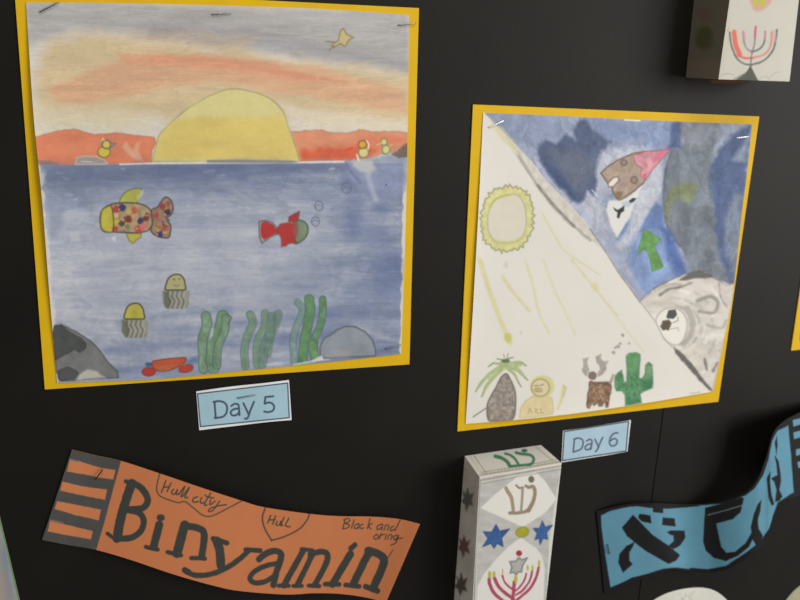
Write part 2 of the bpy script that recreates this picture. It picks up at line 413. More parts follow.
    A.line([(346, 163), (351, 172), (360, 182)], 2.5, (92, 104, 140), 0.6, soft=1.5, sm=True)
    wf = A.part('painted_rock', 'dark scribbled rock at the right edge')
    A.poly([(391, 153), (398, 151), (402, 146), (408, 143), (409, 156), (400, 158), (392, 156)], (98, 82, 72), 0.8, soft=1, rag=1.6, rs=3, part=wf)
    # stone under duck, left
    st = A.part('painted_stone', 'small grey stone under the duck')
    A.poly([(75, 164.5), (77, 158), (84, 156), (96, 156.5), (104, 160), (108, 164)], (150, 145, 142), 1, soft=0.7, part=st, edge=.4, ecol=(200, 196, 190), var=.1)
    A.line([(82, 161.5), (92, 162)], 1.2, (190, 180, 175))
    # ducks
    dk = A.part('painted_duck', 'yellow duck standing on the stone')
    A.ell(104, 152, 6.2, 5.4, (205, 182, 62), part=dk, edge=.5, ecol=(90, 90, 80))
    A.ell(106.5, 144.5, 4.4, 4.2, (208, 186, 70), part=dk, edge=.75, ecol=(88, 96, 108))
    A.poly([(110, 143), (116, 143.5), (111, 147)], (150, 140, 120), edge=.5, ecol=(90, 100, 120), part=dk)
    A.poly([(101, 141), (103, 137), (105, 140.5)], (225, 200, 150), .8, part=dk)
    d2 = A.part('painted_duck', 'duck with an orange head')
    A.ell(363.5, 152.5, 5, 5, (205, 196, 128), part=d2, edge=.5, ecol=(90, 120, 90))
    A.ell(362.5, 144.5, 4, 4, (212, 158, 60), part=d2, edge=.7, ecol=(120, 90, 50))
    A.poly([(359, 144), (355.5, 144.5), (359, 147)], (190, 110, 60), part=d2)
    A.line([(367, 141), (369, 145), (368, 149)], 1.4, (225, 220, 205), .9)
    A.line([(357, 155), (358.5, 160)], 2, (225, 220, 210), .8)
    d3 = A.part('painted_duck', 'pale duck furthest right')
    A.ell(386, 149.5, 3.8, 4.4, (205, 196, 130), part=d3, edge=.6, ecol=(100, 130, 90))
    A.ell(384, 142, 3.2, 3.4, (208, 196, 130), part=d3, edge=.6, ecol=(110, 120, 80))
    A.line([(381, 143), (377, 145)], 1.2, (190, 190, 110), part=d3)
    A.line([(389, 147), (392, 144)], 1.0, (190, 190, 110))
    A.line([(346, 150), (352, 148)], 2, (200, 70, 50), .6)
    # bird (top right)
    bi = A.part('painted_bird', 'small yellow bird in the grey sky')
    A.poly(cr(210, 0, 3, [(365, 135), (385, 122), (392, 92), (400, 85), (410, 103), (430, 112), (415, 122), (405, 140), (392, 130), (370, 142)]), (190, 172, 120), 1, part=bi, edge=.55, ecol=(120, 105, 70))
    A.line(cr(210, 0, 3, [(372, 138), (358, 150)]), 1, (120, 105, 75), part=bi)
    A.line(cr(210, 0, 3, [(348, 124), (372, 126)]), 1, (120, 105, 75), part=bi)
    # bubbles
    for cx, cy, r in ((346.5, 188, 5), (319, 206, 4.4), (315.5, 221.5, 4.2)):
        bb = A.part('drawn_bubble', None)
        A.ring(cx, cy, r * .95, r * 1.1, 1.0, (88, 96, 118), a=.8, part=bb)
        A.line([(cx - r * .8, cy + 1), (cx, cy - 1.5), (cx + r * .7, cy + .5)], 1, (98, 106, 126), .7, sm=True, part=bb)
    # striped yellow fish
    X = lambda p: cr(90, 180, 8.57, p)
    fi = A.part('painted_fish', 'yellow fish with red and blue spots facing left')
    A.poly(X([(255, 195), (280, 130), (330, 90), (400, 72), (440, 80), (425, 120), (400, 200), (330, 205)]), (168, 170, 78), 1, sm=True, part=fi, edge=.5, ecol=(90, 96, 60), var=.1)
    A.poly(X([(400, 150), (430, 90), (462, 85), (450, 130), (410, 190)]), (190, 192, 140), .7, part=fi)
    A.poly(X([(310, 455), (360, 455), (440, 460), (435, 490), (390, 520), (370, 545), (335, 520)]), (180, 170, 70), 1, part=fi, edge=.5, ecol=(110, 100, 50))
    A.poly(X([(100, 270), (130, 235), (200, 205), (300, 195), (400, 200), (470, 220), (520, 260), (535, 320), (530, 390), (490, 435), (400, 452), (300, 450), (190, 445), (120, 440), (92, 390), (88, 320)]), (164, 142, 108), 1, sm=True, part=fi, edge=.75, ecol=(74, 70, 66), var=.2, vs=(4, 4))
    A.poly(X([(100, 270), (135, 236), (180, 225), (195, 280), (200, 360), (195, 440), (125, 438), (93, 390)]), (182, 172, 66), 1, sm=True, part=fi, edge=.5, ecol=(96, 92, 50), var=.08)
    A.poly(X([(530, 260), (580, 230), (640, 150), (690, 170), (712, 230), (700, 290), (660, 330), (690, 390), (688, 450), (670, 495), (600, 488), (540, 460), (520, 420), (535, 370)]), (150, 116, 98), 1, sm=True, part=fi, edge=.75, ecol=(74, 70, 70), var=.2, vs=(4, 4))
    rng = np.random.RandomState(4)
    sp = [(225, 250, 32, (172, 58, 66)), (275, 238, 32, (46, 48, 104)), (380, 258, 28, (180, 84, 64)), (330, 335, 30, (122, 44, 44)), (432, 350, 30, (58, 50, 92)), (415, 420, 32, (184, 62, 62)), (215, 420, 26, (172, 62, 70)), (275, 372, 24, (62, 66, 60)), (225, 362, 28, (190, 172, 60)),
          (480, 330, 24, (112, 48, 50)), (350, 395, 20, (166, 142, 120)), (460, 400, 34, (196, 110, 100)), (480, 280, 24, (165, 150, 110)), (330, 270, 24, (176, 168, 90)), (225, 302, 20, (206, 170, 130)), (320, 400, 22, (120, 120, 80)),
          (620, 225, 26, (150, 54, 58)), (665, 275, 26, (48, 48, 70)), (565, 305, 24, (162, 66, 60)), (600, 465, 26, (60, 50, 110)), (640, 405, 24, (160, 74, 56)), (585, 400, 22, (150, 100, 56)), (670, 200, 20, (130, 84, 76)), (560, 430, 18, (150, 140, 70))]
    for cx, cy, r, c in sp:
        cx, cy = X([(cx, cy)])[0]; A.ell(cx, cy, r / 8.57, r / 8.57, c, a=.9, soft=.9, rag=.8, rs=2, part=fi)
    for _ in range(60):
        cx, cy = rng.uniform(205, 690), rng.uniform(190, 470)
        if cx < 520 and 225 < cy < 440 or cx > 570 and 220 < cy < 470:
            cc = [(150, 60, 60), (70, 66, 100), (190, 170, 90), (90, 96, 70), (170, 150, 120)][rng.randint(5)]
            a_, b_ = X([(cx, cy)])[0]; A.ell(a_, b_, 1.1, 1.1, cc, a=.7, soft=.7, rag=.6, rs=2)
    A.line(X([(180, 215), (200, 300), (205, 380), (195, 440)]), .9, (70, 70, 50), .7, sm=True)
    # red fish
    X = lambda p: cr(250, 190, 8.57, p)
    rf = A.part('painted_fish', 'red fish with a green head facing right')
    A.poly(X([(78, 270), (130, 260), (190, 280), (235, 325), (230, 380), (180, 400), (140, 430), (100, 455), (80, 400)]), (148, 140, 140), .7, part=rf, edge=.6, ecol=(80, 88, 90))
    A.poly(X([(98, 280), (135, 265), (200, 300), (228, 340), (225, 370), (170, 400), (125, 428), (95, 400), (90, 330)]), (172, 48, 46), 1, part=rf, var=.06)
    A.poly(X([(385, 262), (440, 262), (485, 290), (497, 340), (480, 400), (430, 445), (380, 455), (370, 360)]), (116, 132, 108), 1, sm=True, part=rf, edge=.7, ecol=(64, 84, 68), var=.1)
    A.poly(X([(225, 340), (260, 290), (330, 280), (400, 290), (410, 350), (385, 420), (400, 450), (330, 460), (310, 480), (268, 485), (270, 430), (255, 385), (225, 375)]), (170, 50, 50), 1, soft=1, part=rf, edge=.3, ecol=(90, 60, 60), var=.06)
    A.poly(X([(330, 270), (335, 230), (380, 205), (425, 182), (415, 235), (400, 275)]), (166, 50, 50), 1, part=rf, edge=.4, ecol=(90, 50, 55))
    A.ell(*X([(395, 340)])[0], 3.2, 7, (128, 104, 84), a=.6, soft=2)
    # jellyfish
    X = lambda p: cr(115, 265, 7.5, p)
    for dx, dy, hc, nm in ((0, 0, (168, 164, 118), 'pale jellyfish with a face, upper right of the two'), (-309, 217, (176, 168, 74), 'yellow capped jellyfish, lower left of the two')):
        j = A.part('painted_jellyfish', nm); S = lambda p: X([(a + dx, b + dy) for a, b in p])
        A.poly(S([(360, 190), (520, 185), (560, 200), (550, 320), (470, 332), (400, 328), (368, 300), (360, 240)]), (138, 138, 126), .9, part=j, rag=.8, rs=3, var=.12)
        A.poly(S([(360, 195), (400, 200), (430, 250), (420, 320), (380, 325), (362, 280)]), (96, 100, 84), .85, part=j, soft=1.2, rag=.8)
        for q0 in (400, 435, 470, 505):
            A.line(S([(q0, 200), (q0 - 8, 235), (q0 + 12, 270), (q0 - 5, 325)]), 1.0, (84, 88, 78), .85, sm=True)
            A.line(S([(q0 + 18, 200), (q0 + 12, 240), (q0 + 28, 270), (q0 + 12, 322)]), 1.2, (166, 164, 148), .7, sm=True)
        A.poly(S([(380, 185), (385, 140), (405, 95), (445, 72), (490, 75), (518, 110), (526, 150), (526, 185), (450, 188)]), hc, 1, sm=True, part=j, edge=.85, ecol=(78, 80, 60), var=.06)
        if dx == 0:
            A.line(S([(438, 110), (442, 102), (450, 110)]), .8, (95, 90, 70)); A.line(S([(478, 108), (484, 100), (490, 108)]), .8, (95, 90, 70)); A.line(S([(440, 152), (460, 160), (482, 150)]), .9, (120, 105, 75))
        else: A.ell(*S([(455, 140)])[0], 3, 3, (156, 148, 50), a=.6, soft=2)
    # rocks
    X = lambda p: cr(45, 310, 4.706, p)
    rk = A.part('painted_rock', 'dark grey boulder in the lower left corner')
    A.poly(X([(38, 110), (45, 75), (75, 68), (110, 85), (160, 110), (220, 150), (260, 195), (300, 250), (340, 290), (345, 318), (250, 322), (100, 334), (70, 330), (55, 290), (45, 200)]), (112, 114, 114), 1, soft=.9, part=rk, edge=.6, ecol=(70, 74, 76), var=.1, rag=.6)
    A.poly(X([(40, 110), (50, 75), (78, 70), (100, 95), (150, 120), (185, 145), (190, 175), (165, 200), (140, 185), (110, 200), (80, 215), (50, 230), (45, 180)]), (72, 75, 74), .95, soft=1.3, rag=1.6, edge=.5, ecol=(50, 54, 54), var=.12, part=rk)
    A.poly(X([(60, 290), (100, 270), (140, 280), (165, 300), (130, 325), (85, 332), (65, 320)]), (76, 79, 78), .9, soft=1.3, rag=1.4, edge=.4, part=rk)
    A.poly(X([(160, 300), (200, 280), (245, 290), (285, 318), (200, 326), (150, 330)]), (185, 180, 168), .9, soft=1.4, rag=1, part=rk)
    A.line(X([(60, 62), (95, 68), (140, 100)]), 1, (125, 125, 125), .8)
    X = lambda p: cr(310, 280, 6, p)
    rk = A.part('painted_rock', 'pale blue grey round boulder at lower right')
    A.poly(X([(62, 470), (60, 400), (85, 350), (130, 325), (160, 300), (210, 278), (270, 280), (330, 310), (375, 360), (392, 410), (392, 455)]), (132, 140, 150), .95, sm=False, part=rk, edge=.8, ecol=(86, 94, 104), var=.1, vs=(14, 14), soft=1)
    A.poly(X([(100, 440), (180, 420), (240, 430), (230, 460), (100, 475)]), (158, 154, 158), .6, soft=3)
    A.line(X([(160, 302), (150, 325)]), 1, (100, 108, 118), .6)
    # crab
    X = lambda p: cr(45, 310, 4.706, p)
    cb = A.part('painted_crab', 'red crab on the sea bed')
    A.poly(X([(470, 255), (480, 245), (505, 248), (510, 265), (480, 268)]), (62, 82, 130), .9, soft=.8)
    A.poly(X([(690, 220), (720, 215), (725, 240), (680, 262), (655, 262)]), (62, 92, 140), .5, soft=2)
    A.poly(X([(505, 245), (540, 235), (620, 226), (662, 226), (655, 250), (610, 275), (560, 288), (515, 280)]), (184, 80, 52), 1, sm=True, part=cb, edge=.6, ecol=(110, 60, 44), var=.08)
    A.poly(X([(520, 265), (560, 262), (600, 262), (590, 282), (545, 288)]), (170, 108, 62), .7, soft=1.5)
    A.ell(*X([(488, 291)])[0], 6.6, 4.3, (178, 54, 44), part=cb, edge=.4)
    A.poly(X([(635, 270), (665, 258), (694, 262), (692, 282), (660, 294), (632, 288)]), (180, 60, 48), 1, sm=True, part=cb, edge=.4)
    A.line(X([(640, 255), (660, 262)]), 1.4, (160, 90, 60))
    # seaweeds
    X = lambda p: cr(190, 290, 5.333, p)
    G1 = (116, 144, 118); G2 = (106, 138, 106)
    def weed(lab, strands):
        pid = A.part('painted_seaweed', lab)
        for pts, wd, c, a in strands:
            A.line(X(pts), wd / 5.333 + 2.3, (76, 104, 100), a * .8, sm=True, part=pid, soft=.6)
            A.line(X(pts), wd / 5.333, c, a, sm=True, part=pid, soft=.7, var=.2, rag=.5)
    weed('clump of green seaweed, leftmost of three', [([(85, 140), (90, 190), (68, 260), (72, 340), (72, 420)], 44, G1, 1), ([(175, 140), (160, 210), (125, 280), (118, 350), (125, 415)], 56, G2, 1), ([(190, 150), (185, 220), (150, 300), (145, 400)], 34, G1, .9)])
    A.poly(X([(115, 205), (128, 205), (122, 245), (100, 268)]), (170, 180, 185), .9, soft=.8)
    for q0 in (85, 105, 120, 140): A.line(X([(q0, 350), (q0 - 4, 380), (q0 + 4, 405)]), 1, (70, 92, 96), .6)
    A.line(X([(85, 120), (70, 100), (60, 112)]), 1, (110, 120, 110), .7); A.line(X([(200, 130), (222, 145), (205, 180)]), 1.4, (70, 100, 80), .8)
    weed('faint green seaweed in the middle of three', [([(320, 130), (335, 175), (305, 250), (290, 320), (295, 405)], 34, G1, .8), ([(400, 125), (400, 190), (365, 260), (355, 330), (360, 400)], 34, G1, .75), ([(470, 130), (455, 180), (430, 240), (415, 300), (410, 340)], 42, (104, 134, 112), .55), ([(435, 140), (425, 240), (395, 320), (385, 395)], 40, (104, 134, 116), .6)])
    weed('tallest green seaweed, rightmost of three', [([(575, 65), (600, 110), (575, 180), (550, 260), (552, 330), (560, 390)], 30, (124, 148, 146), .7), ([(635, 50), (640, 110), (625, 200), (610, 280), (600, 380)], 44, (88, 130, 90), 1), ([(708, 50), (708, 120), (695, 190), (665, 260), (660, 350)], 30, (90, 130, 96), 1), ([(655, 290), (660, 330), (665, 360)], 40, (104, 146, 96), .9)])
    A.line(X([(575, 70), (555, 50)]), 1, (130, 140, 140), .7)
    A.poly(X([(700, 350), (715, 370), (740, 372), (600, 395), (540, 400), (640, 378)]), (208, 208, 206), .9, soft=.9, rag=.8)
    A.poly(X([(400, 395), (470, 385), (530, 390), (420, 405)]), (190, 194, 196), .7, soft=.9, rag=.8)
    g_ = A.c.mean(1, keepdims=True); A.c = g_ + (A.c - g_) * .93
    A.c *= (1 + .035 * (fbm(A.x, A.y, 2.2, 1.8, 91, 2) - .5))[:, None]
    ex = edge_strip(G, 0.0006)
    pap = emit(A, [G], 1.14 * GAIN, org, 'paper', 'painted sheet, curling slightly off its mount', MAT_DRAWN, root, extra=(ex[0], ex[1], (.6, .58, .54)))
    staple(root, org, (39.8, 12.2), (58.5, 2.5), 0.0032)
    staple(root, org, (212, 14.5), (231, 13.2), 0.0028)
    staple(root, org, (398.5, 25.2), (416, 23), 0.0028)
    staple(root, org, (385.5, 349), (401, 345), 0.0028)
GAIN = 1.0
sea_painting()

# ------------------------------------------------------------------ painting with desert and night
def night_painting():
    q = [W(472.5, 104.5), W(758.5, 116.5), W(717.6, 401.3), W(457, 431)]
    org = np.array([(q[2][0] + q[3][0]) / 2, D, (q[2][2] + q[3][2]) / 2])
    root = thing('watercolour_painting', 'square watercolour split diagonally into white desert and blue grey sky, on a yellow mount', 'painting', org, PG)
    slab('mount', [(p[0], p[2]) for p in q], D - 0.0012, D - 0.0001, MAT_YELLOW, root, org)['label'] = 'plain yellow card mount'
    top = [(483.2, 112.8), (550, 115.5), (620, 119), (690, 122), (752, 124.5)]
    bot = [(465.6, 424), (520, 419.5), (570, 414), (620, 407), (670, 399), (713, 391.6)]
    left = [(483.2, 112.8), (479.5, 190), (475.2, 270), (470.5, 350), (465.6, 424)]
    right = [(752, 124.5), (747.5, 170), (742, 213), (733, 292), (723, 345), (713, 391.6)]
    n, m = 520, 440
    P = coons(top, bot, left, right, n, m)
    s = np.linspace(0, 1, n)[:, None]; t = np.linspace(0, 1, m)[None]
    lift = 0.0018 + 0.0025 * np.exp(-(1 - s) / 0.06) * np.sin(np.pi * t) + 0.0018 * np.exp(-t / 0.05) * np.sin(np.pi * s) + 0.0004 * np.sin(8 * t - 6 * s)
    G = W(P[..., 0], P[..., 1], lift)
    A = Art(P[..., 0], P[..., 1], (214, 210, 203)); x, y = A.x, A.y
    A.mottle(0.02, 60, 60)
    # sky side: everything right of the diagonal
    sk = A.part('painted_sky', 'blue and grey night sky half')
    DG = [(487, 112), (500, 130), (518, 160), (545, 187), (575, 224), (600, 253), (625, 283), (650, 315), (680, 350), (715, 393)]
    A.poly([(484, 110), (760, 110), (760, 300), (700, 270), (665, 285), (648, 295), (640, 301), (630, 287), (619, 272), (609, 256), (597, 238), (582, 218), (565, 200), (545, 180), (532, 162), (517, 147), (497, 127), (486, 115)], (144, 154, 180), 1, soft=1.2, var=.16, vs=(36, 22), rag=1.4, part=sk, seed=4)
    A.poly([(500, 118), (540, 116), (572, 122), (560, 140), (530, 150), (512, 135)], (128, 140, 172), .6, soft=6, rag=4)
    A.poly([(590, 118), (680, 122), (672, 148), (640, 150), (600, 146)], (120, 138, 178), .75, soft=6, rag=3, rs=14)
    A.poly([(575, 150), (640, 140), (650, 150), (600, 200), (620, 230), (600, 235), (575, 205), (560, 190)], (190, 192, 206), .75, soft=7, rag=5, rs=16, seed=6)
    A.poly([(510, 140), (535, 150), (580, 205), (640, 285), (620, 268), (575, 212), (530, 160)], (178, 184, 206), .6, soft=4, rag=2)
    # dark cloud
    cl = A.part('painted_cloud', 'dark blue grey cloud')
    A.poly([(538, 148), (546, 140), (556, 144), (566, 136), (576, 140), (574, 126), (580, 119), (590, 124), (604, 140), (612, 142), (600, 150), (598, 170), (596, 185), (594, 196), (588, 192), (580, 204), (572, 200), (556, 182), (545, 168), (537, 160)], (78, 92, 124), .95, soft=2.2, var=.14, vs=(12, 12), rag=3.5, rs=9, part=cl, seed=9)
    A.poly([(552, 150), (580, 150), (594, 162), (590, 178), (575, 190), (560, 172)], (102, 110, 130), .8, soft=6, rag=4, rs=10)
    A.poly([(541, 162), (556, 182), (578, 204), (574, 192), (556, 168)], (62, 80, 128), .7, soft=2.5, rag=2)
    A.line([(592, 190), (597, 196)], 1.4, (200, 215, 235), .8)
    # arrow side blue
    A.poly([(652, 205), (660, 200), (664, 225), (672, 240), (680, 262), (690, 275), (668, 286), (646, 295), (635, 280), (628, 262), (632, 235), (640, 215)], (118, 142, 190), .9, soft=3, var=.14, vs=(12, 16), rag=2.5, seed=8)
    A.poly([(617, 240), (626, 216), (634, 222), (622, 246)], (110, 138, 194), .8, soft=2.5, rag=2)
    A.poly([(646, 255), (668, 250), (670, 272), (650, 285)], (140, 166, 212), .6, soft=4, rag=2)
    A.poly([(640, 160), (662, 158), (658, 200), (636, 240), (618, 250), (630, 215)], (186, 190, 202), .7, soft=4, rag=3)
    A.poly([(656, 202), (644, 221), (640, 232), (655, 228), (664, 232), (663, 208)], (92, 118, 172), .85, soft=1.5, rag=1.2)
    A.poly([(633, 216), (621, 229), (620, 240), (628, 236)], (98, 128, 180), .85, soft=1.2, rag=1)
    A.poly([(640, 172), (662, 155), (662, 190), (652, 204), (636, 232), (622, 250), (616, 246), (630, 222), (636, 200)], (186, 190, 204), .8, soft=2.2, rag=1.5)
    A.poly([(664, 228), (672, 240), (676, 256), (688, 274), (676, 278), (666, 258)], (86, 108, 168), .7, soft=2, rag=1.5)
    # big grey trunk
    tk = A.part('painted_column', 'tall grey column of cloud with a dark blue right side')
    A.poly([(674, 121), (700, 120), (728, 123), (714, 150), (712, 185), (714, 215), (720, 245), (734, 285), (700, 276), (690, 272), (682, 250), (666, 226), (662, 205), (665, 170), (672, 150), (680, 148), (682, 140)], (114, 122, 134), 1, soft=2, var=.2, vs=(12, 20), rag=1.8, part=tk, seed=5)
    A.poly([(718, 121), (752, 124), (740, 150), (718, 170), (712, 160)], (152, 160, 182), .7, soft=3, rag=2)
    A.poly([(750, 124), (733, 134), (718, 150), (711, 168), (710, 188), (715, 210), (714, 228), (722, 262), (734, 290), (736, 270), (745, 190), (752, 126)], (78, 96, 138), .95, soft=2.5, var=.14, vs=(14, 18), rag=2.5, part=tk, seed=7)
    A.poly([(735, 192), (745, 196), (741, 240), (736, 285), (727, 255), (725, 218)], (124, 134, 150), .85, soft=3, rag=3, var=.15, vs=(5, 12))
    A.poly([(750, 134), (742, 145), (732, 160), (745, 162)], (150, 164, 182), .8, soft=2.5, rag=1.5)
    A.poly([(682, 122), (700, 120), (716, 126), (708, 144), (690, 150), (680, 142)], (150, 154, 168), .6, soft=4, rag=3)
    A.poly([(672, 124), (680, 122), (681, 148), (674, 148), (668, 150)], (70, 88, 134), .8, soft=1.8, rag=1)
    A.line([(672, 150), (666, 170), (664, 200), (668, 228), (680, 246)], 2, (76, 84, 100), .6, sm=True, soft=1.2, rag=.6)
    A.poly([(665, 205), (670, 188), (683, 183), (694, 181), (697, 192), (690, 202), (684, 202), (680, 196), (672, 204), (666, 222)], (124, 134, 90), .8, soft=2.2, rag=2, rs=4, var=.12)
    A.poly([(694, 238), (702, 234), (702, 244), (696, 246)], (96, 104, 110), .7, soft=2)
    A.poly([(662, 226), (672, 232), (682, 258), (686, 272), (676, 270), (668, 250)], (70, 96, 160), .7, soft=2.5, rag=1.5)
    # earth / moon surface
    mo = A.part('painted_planet', 'beige and grey brushed rocky ground with a white round patch')
    A.poly([(646, 297), (652, 290), (664, 283), (680, 276), (700, 270), (716, 280), (726, 286), (735, 283), (731, 310), (722, 350), (712, 392), (690, 366), (664, 340), (652, 318), (640, 301)], (202, 196, 187), 1, soft=1.2, var=.12, vs=(16, 8), rag=1, part=mo, seed=5, edge=.3, ecol=(110, 106, 104))
    rg_ = np.random.RandomState(11)
    mi = A.inside([(652, 294), (664, 286), (680, 280), (700, 275), (716, 284), (726, 290), (732, 290), (729, 312), (720, 350), (711, 384), (692, 362), (672, 342)])
    hold = A.c.copy()
    for _ in range(60):
        r0 = rg_.uniform(18, 62); a0 = rg_.uniform(-1.7, .9); da = rg_.uniform(.15, .5); g_ = rg_.choice([226, 214, 208, 168, 150, 186]); 
        pts = [(672 + r0 * math.cos(a0 + da * k_ / 4) * .95, 326 + r0 * math.sin(a0 + da * k_ / 4) * .9) for k_ in range(5)]
        A.line(pts, rg_.uniform(1, 4), (g_, g_ - 4, g_ - 10), rg_.uniform(.3, .65), sm=True, soft=1, rag=1, seed=int(r0))
    keep = np.ones(A.x.size, bool); keep[mi] = False; A.c[keep] = hold[keep]
    for pts, wd, c, w2_ in ((cr(620, 240, 3.75, [(150, 205), (185, 185), (230, 175), (270, 160)]), 2.4, (112, 108, 106), 1.2), (cr(620, 240, 3.75, [(252, 258), (274, 310), (262, 360), (238, 392)]), 6, (166, 160, 154), 4), (cr(620, 240, 3.75, [(290, 228), (340, 212), (368, 235), (352, 272), (296, 268)]), 3.4, (140, 136, 130), 2.5),
                       (cr(620, 240, 3.75, [(318, 448), (325, 485)]), 2.6, (110, 96, 88), 2), (cr(620, 240, 3.75, [(330, 320), (380, 330), (400, 300)]), 3, (165, 160, 154), 2), (cr(620, 240, 3.75, [(350, 490), (365, 460)]), 2.5, (120, 114, 110), 2), (cr(620, 240, 3.75, [(372, 160), (378, 215), (400, 250)]), 1.2, (140, 138, 136), 1)):
        A.line(pts, wd, c, .85, sm=True, soft=1.1, rag=.9, w2=w2_)
    A.poly(cr(620, 240, 3.75, [(225, 150), (262, 122), (300, 112), (348, 136), (318, 146), (285, 142), (255, 150)]), (88, 85, 85), .9, soft=1, rag=1)
    A.line([(641, 300), (650, 291), (664, 283), (680, 276)], 1.0, (110, 106, 106), .7, sm=True)
    A.poly([(656, 320), (662, 311), (672, 308), (682, 312), (687, 323), (684, 338), (677, 345), (668, 342), (660, 332)], (222, 218, 210), 1, sm=True, soft=.8, edge=.4, ecol=(140, 138, 136))
    A.poly(cr(630, 260, 4.28, [(155, 245), (165, 215), (195, 210), (202, 235), (185, 252), (160, 250)]), (62, 62, 62), .9, rag=.5, soft=.6)
    A.poly(cr(630, 260, 4.28, [(140, 262), (165, 255), (178, 270), (165, 300), (140, 300), (130, 285)]), (78, 66, 50), .9, rag=.8, rs=3, soft=.8)
    A.line(cr(630, 260, 4.28, [(205, 245), (205, 260), (185, 268)]), .9, (130, 130, 130)); A.line(cr(630, 260, 4.28, [(175, 295), (205, 290), (208, 303)]), .9, (160, 160, 158))
    nt_ = A.inside([(492, 113), (752, 124), (734, 286), (700, 272), (646, 297), (600, 243), (545, 178)])
    A.bloom(.075, 34, 40, 81, nt_); A.bloom(.05, 16, 20, 83, nt_, lev=(.4, .5, .6)); A.c[nt_] *= (1 + .16 * (fbm(A.x[nt_], A.y[nt_], 7, 9, 85, 4) - .5))[:, None]
    # sides of the diagonal: sandy rim then black edge
    BD = [(486, 115), (497, 127), (517, 147), (532, 162), (545, 180), (565, 200), (582, 218), (597, 238), (609, 256), (619, 272), (630, 287), (640, 301), (655, 320), (664, 339), (675, 349), (712, 391)]
    A.poly(BD + [(700, 393), (630, 315), (560, 235), (500, 155), (482, 120)], (214, 210, 203), .97, soft=.8)
    A.poly([(517, 147), (532, 162), (545, 180), (565, 200), (582, 218), (597, 238), (606, 252), (588, 238), (571, 224), (557, 210), (542, 193), (530, 176), (518, 158), (508, 143)], (198, 194, 184), .95, soft=1, rag=.8, var=.1, vs=(5, 5))
    A.poly([(490, 120), (503, 128), (517, 146), (516, 154), (504, 142), (494, 131)], (203, 199, 160), .7, soft=1.4, rag=1)
    A.line([(506, 137), (518, 152), (521, 158)], .9, (186, 180, 120), .7, sm=True)
    A.line([(519, 157), (530, 174), (540, 189), (556, 209), (572, 225), (590, 240)], 2.8, (150, 147, 140), .75, sm=True, soft=1.1, rag=1.2, seed=6)
    A.line([(538, 186), (552, 203), (562, 214), (574, 226)], 2.4, (118, 116, 112), .7, sm=True, soft=1, rag=1.1, seed=8)
    A.line([(590, 229), (597, 239), (609, 257), (619, 273), (630, 288), (640, 302)], 1.4, (112, 112, 116), .75, sm=True, soft=.8, rag=.4)
    A.line([(640, 302), (655, 321), (664, 339), (675, 350)], .9, (150, 146, 142), .8, soft=.6)
    A.poly([(674, 347), (684, 355), (694, 366), (706, 382), (713, 391), (709, 390), (697, 378), (684, 363), (675, 352)], (92, 88, 85), .92, soft=1, rag=1)
    # rocket
    X = lambda p: cr(590, 120, 6, p)
    rk = A.part('painted_rocket', 'brown rocket with a pink nose')
    A.poly(X([(65, 320), (110, 275), (180, 235), (260, 200), (330, 190), (335, 350), (320, 380), (250, 435), (175, 488), (140, 440), (130, 400), (100, 370)]), (164, 144, 130), 1, soft=.8, part=rk, edge=.7, ecol=(98, 82, 74), var=.16, vs=(5, 5))
    A.poly(X([(260, 215), (330, 188), (400, 185), (480, 175), (430, 235), (380, 290), (335, 355), (300, 335), (310, 290), (270, 260)]), (200, 138, 150), 1, soft=.9, part=rk, edge=.5, ecol=(150, 80, 92), var=.2, vs=(5, 5))
    A.poly(X([(395, 195), (475, 177), (410, 240), (375, 255)]), (206, 98, 122), .7, soft=1)
    A.poly(X([(310, 325), (345, 320), (330, 355)]), (196, 84, 108), .8, soft=.8)
    A.ell(*X([(203, 256)])[0], 3.2, 3, (140, 118, 108), a=.8, edge=.5); A.ell(*X([(265, 360)])[0], 3.2, 3.4, (140, 118, 108), a=.8, edge=.5)
    A.poly(X([(150, 430), (200, 430), (180, 488), (160, 470)]), (120, 98, 66), .7, soft=1)
    A.poly(X([(108, 380), (140, 345), (170, 340), (172, 365), (140, 400), (112, 402)]), (216, 210, 204), 1, part=rk, edge=.6, ecol=(110, 90, 80))
    A.poly([(609, 200), (620, 201), (630, 196), (642, 186), (636, 200), (630, 217), (617, 238), (611, 226), (606, 210)], (214, 213, 209), .95, soft=1.2, rag=.8)
    A.poly(X([(190, 495), (240, 480), (270, 490), (235, 520), (200, 525)]), (150, 170, 200), .6, soft=1)
    fl = A.part('painted_flame', 'black marks under the rocket')
    A.poly(X([(140, 525), (165, 540), (205, 515), (205, 545), (185, 560), (175, 590), (162, 585), (165, 555), (150, 545)]), (46, 46, 52), 1, part=fl, rag=.3)
    A.poly(X([(235, 485), (255, 468), (278, 470), (265, 488), (240, 498)]), (46, 48, 54), 1, part=fl)
    # green arrow
    ar = A.part('painted_arrow', 'green arrow pointing up at the rocket')
    A.poly(cr(620, 210, 5.714, [(138, 105), (235, 168), (195, 205), (218, 250), (246, 318), (240, 332), (185, 352), (172, 290), (155, 235), (135, 225), (105, 252), (108, 215)]), (98, 150, 80), 1, soft=.8, part=ar, var=.2, vs=(4, 5), rag=.3, edge=.25, ecol=(60, 110, 70))
    # sun
    X = lambda p: cr(470, 170, 6.667, p)
    sn = A.part('painted_sun', 'round pale sun with a jagged yellow rim')
    rim = []
    cx, cy = 248, 325
    for k in range(62):
        a = 2 * math.pi * k / 62; sq = 1.0 + 0.06 * abs(math.sin(2 * a))
        r = (1.0 + .03 * math.sin(k * 2.3) if k % 2 else 0.925 + .02 * math.sin(k * 5.1)) * sq; a += .035 * math.sin(k * 1.7)
        rim.append((cx + 178 * r * math.cos(a) - 12 * math.sin(a), cy + 222 * r * math.sin(a)))
